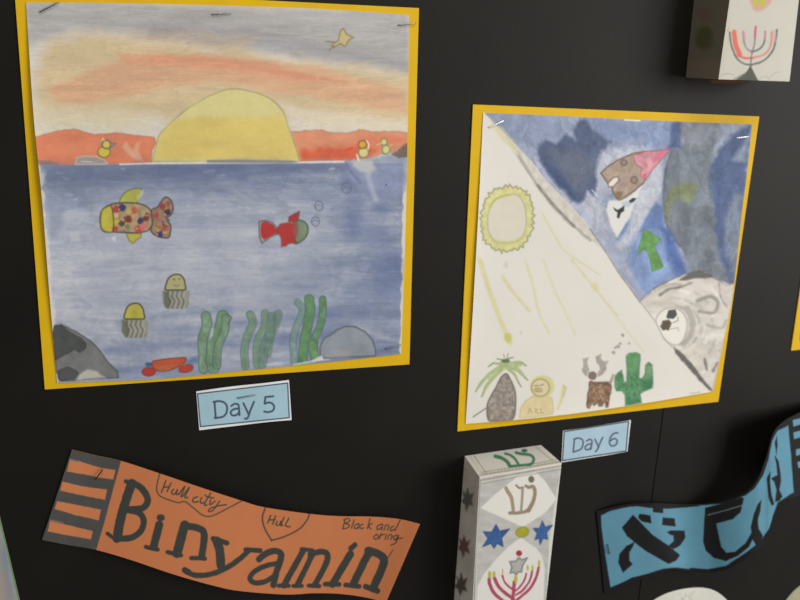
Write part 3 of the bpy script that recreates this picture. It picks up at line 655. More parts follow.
    A.poly(X(rim), (204, 200, 138), .95, soft=.6, part=sn, edge=.7, ecol=(146, 140, 100), var=.1, vs=(5, 5))
    A.poly(X([(180, 190), (260, 165), (320, 170), (360, 230), (375, 320), (365, 410), (320, 470), (240, 485), (170, 475), (125, 410), (118, 320), (135, 250)]), (208, 202, 186), 1, sm=True, soft=.8, edge=.5, ecol=(164, 160, 112), part=sn, var=.02)
    A.line(X([(130, 245), (175, 195), (265, 165)]), 2, (180, 178, 80), .6, sm=True, soft=1)
    A.line(X([(180, 475), (260, 490), (340, 460)]), 3.5, (184, 186, 92), .4, sm=True, soft=1.5)
    # rays
    X = lambda p: cr(450, 260, 3.53, p)
    ry = A.part('painted_sunbeam', 'thin pale yellow strokes below the sun')
    for pts, wd, a in (([(105, 0), (130, 80), (165, 180), (195, 255), (212, 295)], 4.6, .75), ([(185, 60), (220, 110), (280, 180)], 3.2, .7), ([(265, 0), (290, 80), (315, 190), (350, 258)], 2.2, .65), ([(330, 0), (370, 110), (410, 190), (442, 265)], 1.6, .6), ([(430, 0), (520, 110), (590, 195)], 2.0, .65)):
        A.line(X(pts), wd, (200, 194, 128), a * .85, sm=True, soft=1.1, part=ry, rag=.7, var=.05)
    A.ell(*X([(205, 275)])[0], 3.5, 5, (184, 184, 84), a=.7, soft=1.5, rag=1)
    A.line([(542, 213), (556, 238), (566, 252), (600, 275)], 1.8, (200, 198, 140), .6, sm=True, soft=1); A.ell(595, 287, 3, 4, (196, 194, 110), a=.5, soft=2)
    A.line([(600, 296), (618, 318), (630, 335), (644, 352)], 1.6, (208, 200, 168), .8, sm=True, soft=1)
    for qx, qy, r in ((506, 265, 2.4), (521, 333, 1.5)): A.ell(qx, qy, r, r * 1.4, (180, 184, 192), a=.5, soft=1)
    # palm
    X = lambda p: cr(465, 340, 6.667, p)
    pl = A.part('painted_palm', 'palm tree with a grey brown trunk and drooping green fronds')
    A.line(X([(55, 512), (140, 455)]), 1.1, (110, 104, 100), .9)
    A.poly(X([(275, 225), (240, 250), (210, 310), (170, 380), (148, 440), (155, 530), (200, 540), (300, 535), (330, 500), (338, 400), (330, 330), (300, 260)]), (148, 137, 128), 1, sm=True, soft=.8, part=pl, edge=.7, ecol=(96, 92, 88), var=.28, vs=(3, 3))
    for k in (0, 1, 2, 5): 
        yy = 280 + 28 * k; A.line(X([(215 - k * 6, yy), (260, yy + 14), (318, yy - 2)]), .8, (104, 96, 90), .5, sm=True)
    for pts, wd in (([(255, 175), (180, 215), (110, 280), (70, 345)], 30), ([(255, 185), (200, 240), (140, 310), (112, 378)], 28), ([(230, 160), (190, 155), (155, 178)], 16), ([(300, 160), (370, 150), (408, 172)], 30), ([(290, 180), (350, 200), (395, 245), (418, 268)], 32), ([(290, 195), (330, 230), (355, 280), (375, 312)], 20), ([(260, 160), (290, 190)], 60), ([(275, 130), (320, 115)], 14), ([(262, 135), (215, 125)], 12)):
        A.line(X(pts), wd / 6.667, (152, 168, 112), .9, sm=True, part=pl, w2=1.0, soft=.8, rag=.3)
        A.line(X([(pts[-1][0], pts[-1][1]), (pts[-2][0], pts[-2][1])]), 1.0, (118, 130, 98), .7)
    A.poly(X([(200, 190), (240, 155), (300, 150), (360, 150), (405, 165), (360, 180), (400, 235), (415, 265), (360, 215), (320, 190), (290, 200), (245, 195), (190, 260), (120, 370), (125, 320), (170, 240), (90, 320), (75, 335), (120, 260)]), (166, 180, 130), .85, soft=1, part=pl, rag=.6, var=.12, vs=(3, 3))
    A.ell(*X([(272, 140)])[0], 4, 1.8, (88, 104, 78), a=.9, rag=.5); A.line(X([(258, 95), (262, 118)]), .8, (130, 130, 110)); A.line(X([(288, 92), (282, 118)]), .8, (130, 130, 110))
    # lion-like person shape
    li = A.part('painted_figure', 'yellow round bodied figure with a golden ring of hair')
    A.poly(X([(365, 520), (370, 460), (400, 410), (450, 375), (520, 365), (580, 390), (590, 470), (580, 495), (480, 508)]), (208, 192, 146), 1, sm=False, soft=1.2, part=li, edge=.35, ecol=(176, 158, 106), var=.05)
    A.ell(*X([(515, 310)])[0], 12.2, 11.6, (202, 196, 140), part=li, soft=1, rag=.8)
    A.ell(*X([(503, 318)])[0], 9, 8.7, (208, 196, 156), part=li, edge=.7, ecol=(150, 142, 90))
    A.line(X([(465, 305), (488, 303)]), .9, (120, 110, 90)); A.line(X([(502, 303), (524, 296)]), .9, (120, 110, 90))
    A.ell(*X([(486, 332)])[0], 4.4, 2.6, (184, 158, 128), soft=1); A.line(X([(470, 340), (500, 348), (518, 340)]), .8, (150, 130, 100), .8)
    A.line(X([(420, 490), (432, 455), (445, 488)]), .9, (150, 135, 96), .8); A.line(X([(466, 458), (484, 462), (466, 478), (490, 490)]), .9, (150, 135, 96), .8); A.line(X([(505, 458), (508, 488), (524, 485)]), .9, (150, 135, 96), .8)
    A.line(X([(660, 310), (645, 390), (618, 460)]), 4, (206, 196, 142), .95, sm=True, part=li, w2=2.2); A.line(X([(655, 308), (675, 320), (655, 380)]), .8, (150, 144, 100), .7)
    # deer
    X = lambda p: cr(570, 330, 6.667, p)
    de = A.part('painted_deer', 'brown deer with grey antlers')
    A.poly(X([(130, 345), (200, 350), (272, 345), (275, 400), (262, 450), (255, 512), (240, 515), (232, 470), (215, 505), (195, 508), (185, 480), (160, 500), (150, 480), (125, 522), (112, 515), (118, 440), (128, 390)]), (134, 104, 80), 1, soft=.8, part=de, rag=.9, rs=3, var=.5, vs=(2.2, 2.2), edge=.5, ecol=(84, 66, 54))
    A.ell(*X([(150, 305)])[0], 4.4, 4.4, (124, 110, 98), part=de, rag=.5)
    A.poly(X([(85, 190), (125, 183), (115, 215), (130, 265), (110, 310), (90, 290), (75, 270), (88, 245)]), (160, 154, 148), .95, soft=.8, part=de, rag=.5, var=.15, vs=(3, 3))
    A.poly(X([(170, 180), (208, 158), (205, 190), (225, 210), (260, 205), (240, 235), (245, 260), (215, 300), (185, 315), (180, 290), (200, 260), (195, 235), (175, 220)]), (158, 152, 146), .95, soft=.8, part=de, rag=.5, var=.15, vs=(3, 3))
    A.poly(X([(258, 350), (285, 290), (298, 300), (285, 340), (270, 362)]), (158, 148, 140), .9, part=de)
    A.line(X([(205, 370), (200, 420), (225, 460)]), 2, (176, 146, 116), .7, sm=True, soft=1)
    # cactus
    ca = A.part('painted_cactus', 'green cactus with three arms')
    A.poly(X([(375, 175), (395, 155), (440, 150), (468, 165), (465, 230), (458, 320), (480, 325), (500, 300), (505, 235), (525, 215), (548, 235), (552, 320), (550, 380), (510, 400), (465, 425), (470, 460), (475, 485), (372, 503), (368, 430), (345, 405), (312, 405), (298, 370), (302, 310), (325, 280), (345, 268), (355, 320), (360, 350), (378, 345), (380, 260)]), (82, 136, 94), 1, soft=.9, part=ca, rag=.5, rs=4, var=.34, vs=(2.6, 2.6), edge=.35, ecol=(50, 100, 66))
    A.poly(X([(385, 165), (455, 160), (455, 280), (385, 280)]), (104, 158, 98), .6, soft=2.5, rag=1); A.poly(X([(480, 340), (550, 335), (545, 385), (500, 398)]), (44, 106, 70), .7, soft=2); A.poly(X([(375, 460), (472, 455), (475, 486), (372, 502)]), (54, 116, 80), .6, soft=2)
    A.poly(X([(508, 240), (545, 240), (545, 300), (510, 300)]), (140, 170, 130), .6, soft=1.5)
    for px_, py_, r in ((290, 150, 14), (320, 110, 16), (300, 118, 9), (335, 90, 11), (395, 90, 9), (350, 32, 11), (352, 40, 8)):
        a, b = X([(px_, py_)])[0]; A.ell(a, b, r / 6.667, r / 8.5, (150, 144, 144), a=.8, soft=.6, rag=.4)
    A.line([(690, 393.6), (700, 392.2)], .9, (150, 150, 150), .8)
    A.line([(625, 119.8), (640, 120.6)], 1.8, (225, 220, 205), .9, soft=.6)
    g_ = A.c.mean(1, keepdims=True); A.c = g_ + (A.c - g_) * .92
    ex = edge_strip(G, 0.0006)
    emit(A, [G], 1.12 * GAIN, org, 'paper', 'painted sheet with a bare white lower left half', MAT_DRAWN, root, extra=(ex[0], ex[1], (.6, .58, .54)))
    W2 = flat_mat('bright_staple', (235, 235, 235), 0.3, 0.6, 0.03, 200, 0.6)
    staple(root, org, (489, 127.5), (504, 120.5), 0.0030, W2); staple(root, org, (736, 138), (749, 136.6), 0.0030, W2)
night_painting()

# ------------------------------------------------------------------ third painting, only its lower left edge in view
def edge_painting():
    p = W(790.3, 350.3); e = 0.305; z0 = p[2]; x0 = p[0]
    org = np.array([x0 + e / 2, D, z0])
    root = thing('watercolour_painting', 'yellow mounted painting cut off by the right edge of the photo', 'painting', org, PG)
    slab('mount', [(x0 + .002, z0 + e), (x0 + e, z0 + e + .003), (x0 + e, z0 + .003), (x0, z0)], D - 0.0012, D - 0.0001, MAT_YELLOW, root, org)['label'] = 'plain yellow card mount'
    n = m = 60
    X = x0 + .010 + np.linspace(0, 1, m)[None] * (e - .022) + np.zeros((n, 1)); Z = z0 + e - .011 - np.linspace(0, 1, n)[:, None] * (e - .022) + np.zeros((1, m))
    G = np.stack([X, np.full((n, m), D - .0019), Z], -1); px, py = proj(G)
    A = Art(px, py, (190, 185, 172)); A.mottle(.1, 18, 12)
    A.poly([(790, 260), (830, 250), (830, 335), (790, 335)], (178, 168, 110), .8, soft=3, rag=3)
    A.poly([(790, 260), (805, 255), (805, 300), (790, 305)], (110, 150, 120), .8, soft=3, rag=3)
    ex = edge_strip(G, 0.0006)
    emit(A, [G], 1.12 * GAIN, org, 'paper', 'painted sheet', MAT_DRAWN, root, extra=(ex[0], ex[1], (.6, .58, .54)))
edge_painting()

# ------------------------------------------------------------------ Day labels
def ribbon(ribs, dists, n, m):
    """surface through ribs given as (top,bottom) pairs, each with its distance from the board"""
    T = np.array([r[0] for r in ribs], float); B = np.array([r[1] for r in ribs], float); dd = np.array(dists, float)
    if dd.ndim == 1: dd = np.stack([dd, dd], -1)
    K = np.concatenate([T, B, dd * 1e3], 1)
    S = smooth_line(K[:, :], 24)
    L = np.r_[0, np.cumsum(np.hypot(np.diff(S[:, 0]), np.diff(S[:, 1])))]; L /= L[-1]
    t = np.linspace(0, 1, m); S = np.stack([np.interp(t, L, S[:, k]) for k in range(6)], -1)
    s = np.linspace(0, 1, n)[:, None, None]
    P = (1 - s) * S[None, :, 0:2] + s * S[None, :, 2:4]
    dist = ((1 - s[..., 0]) * S[None, :, 4] + s[..., 0] * S[None, :, 5]) / 1e3
    return P, dist

def day_label(name_lab, ribs, dists, org_p, frame, bars, blue, ink, gain, st=None):
    P, d = ribbon(ribs, dists, 150, 330)
    G = W(P[..., 0], P[..., 1], d)
    org = W(*org_p); 
    root = thing('paper_label', name_lab, 'label', org, 'printed blue day labels')
    A = Art(P[..., 0], P[..., 1], (205, 208, 212))
    fr = A.part('border_line', 'thin dark printed border')
    A.poly(frame, (52, 58, 70), 1, soft=.35, part=fr)
    c = np.mean(frame, 0); inn = []
    F_ = np.array(frame, float)
    for i in range(4):
        a = F_[i - 1] - F_[i]; b = F_[(i + 1) % 4] - F_[i]
        inn.append(F_[i] + a / np.hypot(*a) * 1.1 + b / np.hypot(*b) * 1.1)
    A.poly(inn, blue, 1, soft=.35, var=.02, vs=(12, 12)); 
    ix = A.box(np.array(inn), 2); dd_, _ = A.dist(np.array(inn), ix, True); A.id[ix[dd_ < 0]] = 0
    lt = A.part('lettering', 'printed dark words "%s"' % bars[0])
    for pts, sm in bars[1]:
        A.line(pts, bars[2], ink, .95, sm=sm, part=lt, soft=.45)
    ex = edge_strip(G, 0.0003)
    emit(A, [G], gain * GAIN, org, 'paper', 'pale blue sheet with a white margin', MAT_MARKER, root, extra=(ex[0], ex[1], (.6, .6, .6)))
    if st: staple(root, org, st[0], st[1], 0.0022)
X = lambda p: cr(190, 375, 7.2727, p)
day5 = ('Day 5', [(X([(178, 195), (187, 312)]), False), (X([(172, 196), (215, 190), (255, 205), (270, 240), (262, 280), (235, 305), (180, 313)]), True),
        (X([(300, 225), (325, 210), (350, 215), (356, 240), (360, 292)]), True), (X([(352, 245), (320, 248), (297, 268), (305, 292), (335, 292), (358, 272)]), True),
        (X([(388, 205), (424, 280)]), False), (X([(465, 195), (440, 255), (425, 300), (412, 318), (400, 316)]), True),
        (X([(605, 155), (548, 160), (543, 208)]), False), (X([(543, 208), (575, 200), (603, 212), (612, 238), (600, 260), (570, 270), (540, 266)]), True)], 1.9)
day_label('small blue printed sign reading Day 5 below the sea painting', [((196.2, 391.5), (199.3, 430.3)), ((220, 388), (222, 427.5)), ((240, 385.6), (243, 425)), ((265, 383), (268, 422)), ((289, 380), (291.6, 420))], [.0008, .0016, .0012, .002, .0012], (245, 428),
          X([(50, 133), (714, 54), (726, 314), (72, 380)]), day5, (146, 176, 190), (56, 70, 88), 1.25, (X([(345, 168)])[0], X([(478, 143)])[0]))
X = lambda p: cr(550, 410, 8.889, p)
day6 = ('Day 6', [(X([(217, 258), (206, 372)]), False), (X([(215, 258), (255, 250), (290, 268), (293, 308), (270, 350), (208, 373)]), True),
        (X([(325, 275), (350, 262), (370, 268), (372, 295), (362, 350)]), True), (X([(370, 300), (335, 308), (312, 330), (320, 352), (345, 350), (366, 330)]), True),
        (X([(400, 262), (432, 330)]), False), (X([(468, 245), (440, 305), (422, 350), (405, 370)]), True),
        (X([(603, 203), (570, 208), (540, 240), (528, 290), (545, 318), (575, 315), (596, 290), (590, 262), (565, 255), (535, 275)]), True)], 1.6)
day_label('small blue printed sign reading Day 6 below the desert painting', [((563, 430.8), (561.3, 462.5)), ((585, 427.8), (583, 459)), ((608, 424), (605.5, 455.5)), ((631, 420), (627.5, 451.5))], [.0008, .0014, .0012, .0018], (594, 460),
          X([(122, 188), (703, 96), (680, 368), (106, 456)]), day6, (160, 186, 202), (78, 90, 108), 1.15)

# ------------------------------------------------------------------ orange scarf
def orange_scarf():
    ribs = [((72, 449.6), (42, 540)), ((96, 455.5), (68, 545)), ((121, 461), (96.5, 550)), ((158, 473), (131, 560)), ((200, 487.3), (174, 574.5)), ((242, 501), (214, 585.8)), ((264, 507.3), (240, 591)), ((310, 514), (285, 594.5)), ((340, 516.3), (314, 593.2)), ((370, 516.7), (341, 594)), ((398, 519), (366, 597.5)), ((420, 524), (386, 602.5))]
    ds = [.002, .0012, .003, .006, .008, .007, .0055, .004, .0035, .005, .010, .018]
    P, d = ribbon(ribs, ds, 200, 760); G = W(P[..., 0], P[..., 1], d)
    org = W(230, 590)
    root = thing('paper_scarf', 'orange paper scarf with large black lettering and a black striped left end', 'scarf', org, 'football scarves cut from paper')
    A = Art(P[..., 0], P[..., 1], (190, 116, 74)); A.mottle(.02, 30, 30)
    X = lambda p: cr(35, 440, 5, p); BK = (74, 74, 73)
    tl = A.part('striped_end', 'black end with four orange bars')
    A.poly(X([(160, 30), (440, 70), (430, 105), (395, 230), (350, 400), (303, 560), (0, 540)]), BK, 1, soft=.5, part=tl, var=.05)
    for b in ([(172, 100), (250, 115), (330, 140), (402, 150), (392, 198), (335, 190), (235, 170), (160, 158)], [(137, 208), (240, 232), (360, 248), (350, 300), (240, 278), (125, 253)], [(110, 305), (330, 348), (318, 402), (200, 375), (98, 345)], [(74, 404), (288, 455), (280, 497), (170, 478), (64, 457)]):
        A.poly(X(b), (194, 120, 78), 1, soft=.5, rag=.35, rs=3)
    A.line(X([(172, 96), (235, 110)]), .7, (170, 165, 160), .7); A.line(X([(78, 400), (140, 414)]), .7, (170, 165, 160), .7)
    INK = (58, 60, 56)
    X2 = lambda p: cr(100, 460, 6, p); X4 = lambda p: cr(180, 500, 6, p); X5 = lambda p: cr(240, 490, 5.4545, p); X6 = lambda p: cr(320, 500, 6, p)
    def letter(ch, f, s_, strokes):
        pid = A.part('letter', 'black marker letter %s' % ch)
        for pts, w_ in strokes: A.line(f(pts), w_ * 1.16 / s_, INK, 1, sm=True, part=pid, soft=.5, rag=.35, seed=5, var=.06)
    letter('B', X2, 6, [([(190, 140), (163, 220), (125, 350), (102, 470)], 48), ([(155, 128), (200, 138)], 22), ([(195, 138), (245, 165), (280, 215), (284, 255), (250, 290), (165, 296)], 34), ([(165, 300), (235, 318), (262, 365), (245, 425), (190, 465), (105, 472)], 32), ([(45, 442), (85, 468), (150, 478), (200, 470)], 20)])
    letter('i', X2, 6, [([(360, 345), (369, 346)], 34), ([(356, 388), (322, 520)], 42), ([(276, 522), (345, 538)], 22)])
    letter('n', X2, 6, [([(508, 390), (462, 560)], 48), ([(405, 552), (485, 572)], 22), ([(515, 395), (590, 410), (625, 445), (612, 570)], 36), ([(548, 588), (630, 592)], 22)])
    letter('y', X4, 6, [([(220, 245), (238, 300), (245, 390)], 46), ([(200, 232), (280, 258)], 28), ([(395, 298), (480, 304)], 26), ([(415, 300), (350, 360), (270, 412), (180, 446), (95, 452), (40, 432)], 28), ([(28, 420), (50, 430)], 30)])
    letter('a', X5, 5.4545, [([(104, 378), (140, 348), (190, 332), (224, 350), (215, 400), (195, 460), (182, 518)], 30), ([(208, 400), (145, 412), (85, 440), (54, 478), (78, 506), (135, 500), (185, 470)], 24)])
    letter('m', X5, 5.4545, [([(346, 330), (292, 425), (240, 520)], 29), ([(212, 522), (265, 522)], 20), ([(335, 322), (395, 328)], 18), ([(398, 345), (352, 440), (315, 515)], 27), ([(290, 524), (338, 524)], 18), ([(385, 350), (445, 336), (476, 352), (470, 400), (410, 515)], 28), ([(375, 522), (432, 524)], 20)])
    letter('i', X6, 6, [([(186, 290), (208, 270)], 28), ([(182, 325), (75, 505)], 38), ([(30, 505), (115, 506)], 24)])
    letter('n', X6, 6, [([(300, 305), (260, 380), (200, 505)], 40), ([(155, 510), (235, 518)], 26), ([(290, 305), (345, 322), (382, 352), (372, 410), (318, 530)], 42), ([(275, 520), (345, 545)], 30)])
    A.line(X6([(382, 380), (400, 358), (436, 302)]), 1.0, INK, .9)
    X3 = lambda p: cr(145, 450, 7.2727, p)
    sh = A.part('drawn_outline', 'thin black outline round two handwritten words')
    A.line(X3([(108, 168), (92, 230), (85, 290), (110, 335), (180, 365), (245, 383), (290, 375), (350, 420), (410, 468), (460, 484), (510, 470), (600, 425), (704, 370)]), 1.15, INK, .95, sm=True, part=sh)
    ht = A.part('drawn_outline', 'thin black half heart round one handwritten word')
    A.line(X5([(140, 92), (122, 150), (135, 210), (172, 275)]), 1.5, INK, .95, sm=True, part=ht); A.line(X5([(172, 275), (240, 255), (320, 215), (365, 165), (380, 128)]), 1.4, INK, .95, sm=True, part=ht)
    def words(lab, f, w_, ss):
        pid = A.part('handwriting', lab)
        for pts in ss: A.line(f(pts), w_ * 1.2, INK, .95, sm=len(pts) > 2, part=pid, soft=.4)
    words('two small handwritten words inside the drawn outline', X3, 1.1, [[(152, 222), (120, 308)], [(190, 240), (160, 302)], [(135, 272), (178, 266)], [(208, 285), (192, 310), (212, 322), (236, 290)], [(236, 290), (228, 322), (248, 322)], [(245, 322), (290, 265), (262, 335), (275, 335)], [(275, 335), (322, 272), (290, 342), (312, 345)],
          [(382, 340), (352, 352), (350, 378), (388, 376)], [(412, 346), (402, 372), (410, 388), (428, 380)], [(436, 328), (442, 330)], [(478, 312), (432, 395), (450, 400)], [(445, 338), (500, 350)], [(478, 360), (472, 398), (510, 372)], [(542, 372), (495, 438), (462, 446), (475, 425), (540, 405), (592, 398)]])
    words('one small handwritten word inside the half heart', X5, 1.1, [[(168, 138), (150, 180)], [(194, 142), (178, 186)], [(156, 164), (190, 162)], [(202, 172), (196, 190), (216, 190), (222, 170)], [(222, 172), (218, 190)], [(240, 150), (224, 192), (234, 192)], [(266, 154), (248, 194), (274, 200)]])
    words('small handwritten words "Black and oring"', X6, .95, [[(152, 115), (136, 172)], [(140, 120), (170, 110), (178, 125), (152, 142)], [(152, 142), (176, 150), (164, 168), (136, 172)], [(205, 120), (188, 170)], [(232, 142), (210, 150), (208, 172), (228, 165)], [(234, 142), (228, 172)], [(258, 145), (240, 155), (245, 172), (262, 167)], [(300, 112), (284, 172)], [(314, 140), (291, 154), (306, 174)],
          [(372, 145), (345, 156), (345, 178), (368, 165)], [(376, 146), (370, 180)], [(385, 180), (394, 152), (412, 154), (405, 182)], [(442, 158), (425, 166), (426, 186), (446, 175)], [(482, 118), (450, 184)],
          [(340, 205), (322, 222), (334, 236), (352, 220), (340, 205)], [(368, 200), (355, 234)], [(362, 214), (385, 205)], [(398, 206), (390, 236)], [(405, 236), (414, 210), (432, 212), (424, 238)], [(462, 210), (440, 222), (450, 238), (470, 216)], [(472, 212), (455, 255), (425, 272)], [(445, 240), (492, 228)]])
    ex = edge_strip(G, 0.0004)
    emit(A, [G], 1.08 * GAIN, org, 'paper', 'orange paper strip', MAT_MARKER, root, extra=(ex[0], ex[1], tuple(lin(np.array([.7, .42, .26])))))
    DK = flat_mat('dark_staple', (70, 62, 55), 0.5, 0.4, 0.05, 200, 0.8)
    staple(root, org, (95, 480), (102.5, 469.8), 0.0042, DK)
orange_scarf()

# ------------------------------------------------------------------ blue scarf
def blue_scarf():
    ribs = [((596.5, 511), (604.5, 594)), ((626.7, 504.5), (636, 581)), ((653, 503.3), (668, 569.5)), ((680, 504), (688, 571)), ((705, 503.8), (708, 573)), ((727, 500.5), (725, 570)), ((743, 495), (740, 562.5)), ((757, 480), (753, 554)), ((766, 458), (764, 543)), ((773, 434), (770, 526)), ((783, 422), (780, 503)), ((799, 413), (797, 496)), ((820, 404), (818, 490)), ((845, 398), (842, 487))]
    ds = [(.0015, .0015), (.007, .007), (.011, .011), (.007, .007), (.014, .013), (.025, .022), (.032, .029), (.036, .033), (.037, .033), (.038, .034), (.033, .031), (.022, .022), (.012, .012), (.003, .003)]
    P, d = ribbon(ribs, ds, 220, 720); G = W(P[..., 0], P[..., 1], d)
    org = W(700, 575)
    root = thing('paper_scarf', 'blue paper scarf with black Hebrew letters, curling out from the board', 'scarf', org, 'football scarves cut from paper')
    A = Art(P[..., 0], P[..., 1], (16, 16, 20)); BL = (84, 132, 153); INK = (17, 16, 18)
    X7 = lambda p: cr(590, 490, 5.4545, p); X8 = lambda p: cr(690, 400, 3.336, p); X4 = lambda p: cr(580, 400, 3, p)
    bl = A.part('blue_panel', 'sky blue face of the scarf inside its black border')
    A.poly(X7([(60, 138), (110, 115), (180, 97), (250, 88), (330, 98), (420, 102), (500, 97), (600, 88)]) + X8([(30, 352), (80, 348), (120, 345), (185, 318), (215, 295), (245, 250), (262, 195), (274, 135), (292, 103), (328, 84), (337, 180), (346, 308), (292, 342), (277, 385), (265, 428), (232, 475), (182, 512), (120, 553), (60, 565), (0, 560)]) + X7([(540, 432), (470, 422), (400, 430), (320, 455), (230, 478), (175, 505), (112, 532), (95, 430), (75, 300), (62, 200)]),
           BL, 1, soft=.6, part=bl, var=.04, vs=(18, 18), rag=.3)
    def let(name, lab, polys, f):
        pid = A.part('letter', lab)
        for p in polys: A.poly(f(p), INK, 1, soft=.6, part=pid, rag=.3)
    let('a', 'black Hebrew letter with three square dots above, at the left', [[(235, 135), (175, 205), (200, 250), (300, 330), (370, 370), (430, 403), (470, 385), (490, 355), (430, 305), (340, 245), (265, 165)],
        [(420, 230), (440, 220), (515, 222), (520, 260), (490, 305), (455, 322), (428, 305), (458, 278), (456, 248), (436, 242)], [(245, 283), (200, 305), (160, 350), (155, 395), (180, 452), (232, 405), (215, 385), (215, 340), (235, 305)],
        [(270, 130), (330, 138), (335, 182), (283, 172), (262, 150)], [(398, 150), (460, 155), (468, 200), (393, 190)], [(345, 70), (400, 80), (398, 126), (343, 120)]], X7)
    pid = A.part('letter', 'black open curved Hebrew letter in the middle')
    A.poly(X8([(50, 360), (110, 345), (170, 325), (180, 328), (168, 375), (142, 398), (88, 412), (96, 455), (104, 490), (122, 510), (150, 506), (185, 478), (206, 442), (216, 452), (196, 490), (160, 520), (120, 537), (80, 527), (52, 502), (44, 470), (47, 420)]), INK, 1, soft=.6, part=pid, rag=.3)
    A.poly(X8([(226, 348), (238, 334), (234, 370), (226, 400), (229, 430), (243, 452), (238, 478), (222, 490), (208, 462), (203, 425), (212, 385)]), INK, 1, soft=.6, part=pid, rag=.2)
    pid = A.part('letter', 'black narrow Hebrew letters at the right bend')
    for pl_ in ([(256, 262), (268, 238), (267, 280), (272, 318), (281, 348), (272, 352), (262, 325)], [(283, 185), (296, 205), (301, 240), (304, 268), (298, 300), (308, 322), (298, 336), (284, 340), (289, 300), (281, 272), (270, 262), (292, 250), (288, 215)], [(283, 140), (290, 120), (292, 150), (288, 185)]):
        A.poly(X8(pl_), INK, 1, soft=.5, part=pid, rag=.2)
    A.line([(708, 515), (725, 510.5), (742, 505.5)], .9, (150, 165, 170), .8)
    A.line(X7([(100, 298), (98, 320), (108, 345)]), .8, (60, 90, 105), .8)
    for q_ in ([(638, 60), (700, 45), (700, 62), (640, 80)], [(640, 97), (700, 82), (700, 100), (642, 118)], [(648, 148), (700, 135), (700, 152), (648, 168)], [(652, 186), (700, 174), (700, 196), (655, 204)]):
        pid = A.part('fringe_bar', 'blue bar on the black end'); A.poly(X4(q_), BL, 1, soft=.5, part=pid)
    ex = edge_strip(G, 0.0004)
    emit(A, [G], 1.2 * GAIN, org, 'paper', 'black bordered paper strip', MAT_MARKER, root, extra=(ex[0], ex[1], (.008, .008, .01)))
    DK = bpy.data.materials['dark_staple']
    staple(root, org, (607.5, 545), (609.5, 554), 0.0042, DK)
blue_scarf()

# ------------------------------------------------------------------ decorated card boxes
def bilinear(c, n, m):
    c = [np.array(q) for q in c]; s = np.linspace(0, 1, n)[:, None, None]; t = np.linspace(0, 1, m)[None, :, None]
    return (1 - s) * ((1 - t) * c[0] + t * c[1]) + s * ((1 - t) * c[3] + t * c[2])

def menorah(A, f, s_, arms, wd, stem, cols, lab, flames=None):
    pid = A.part('drawn_menorah', lab)
    for (pts, c, w_) in arms: A.line(f(pts), w_ / s_, c, .92, sm=True, part=pid, soft=.5, rag=.25, var=.1)
    return pid

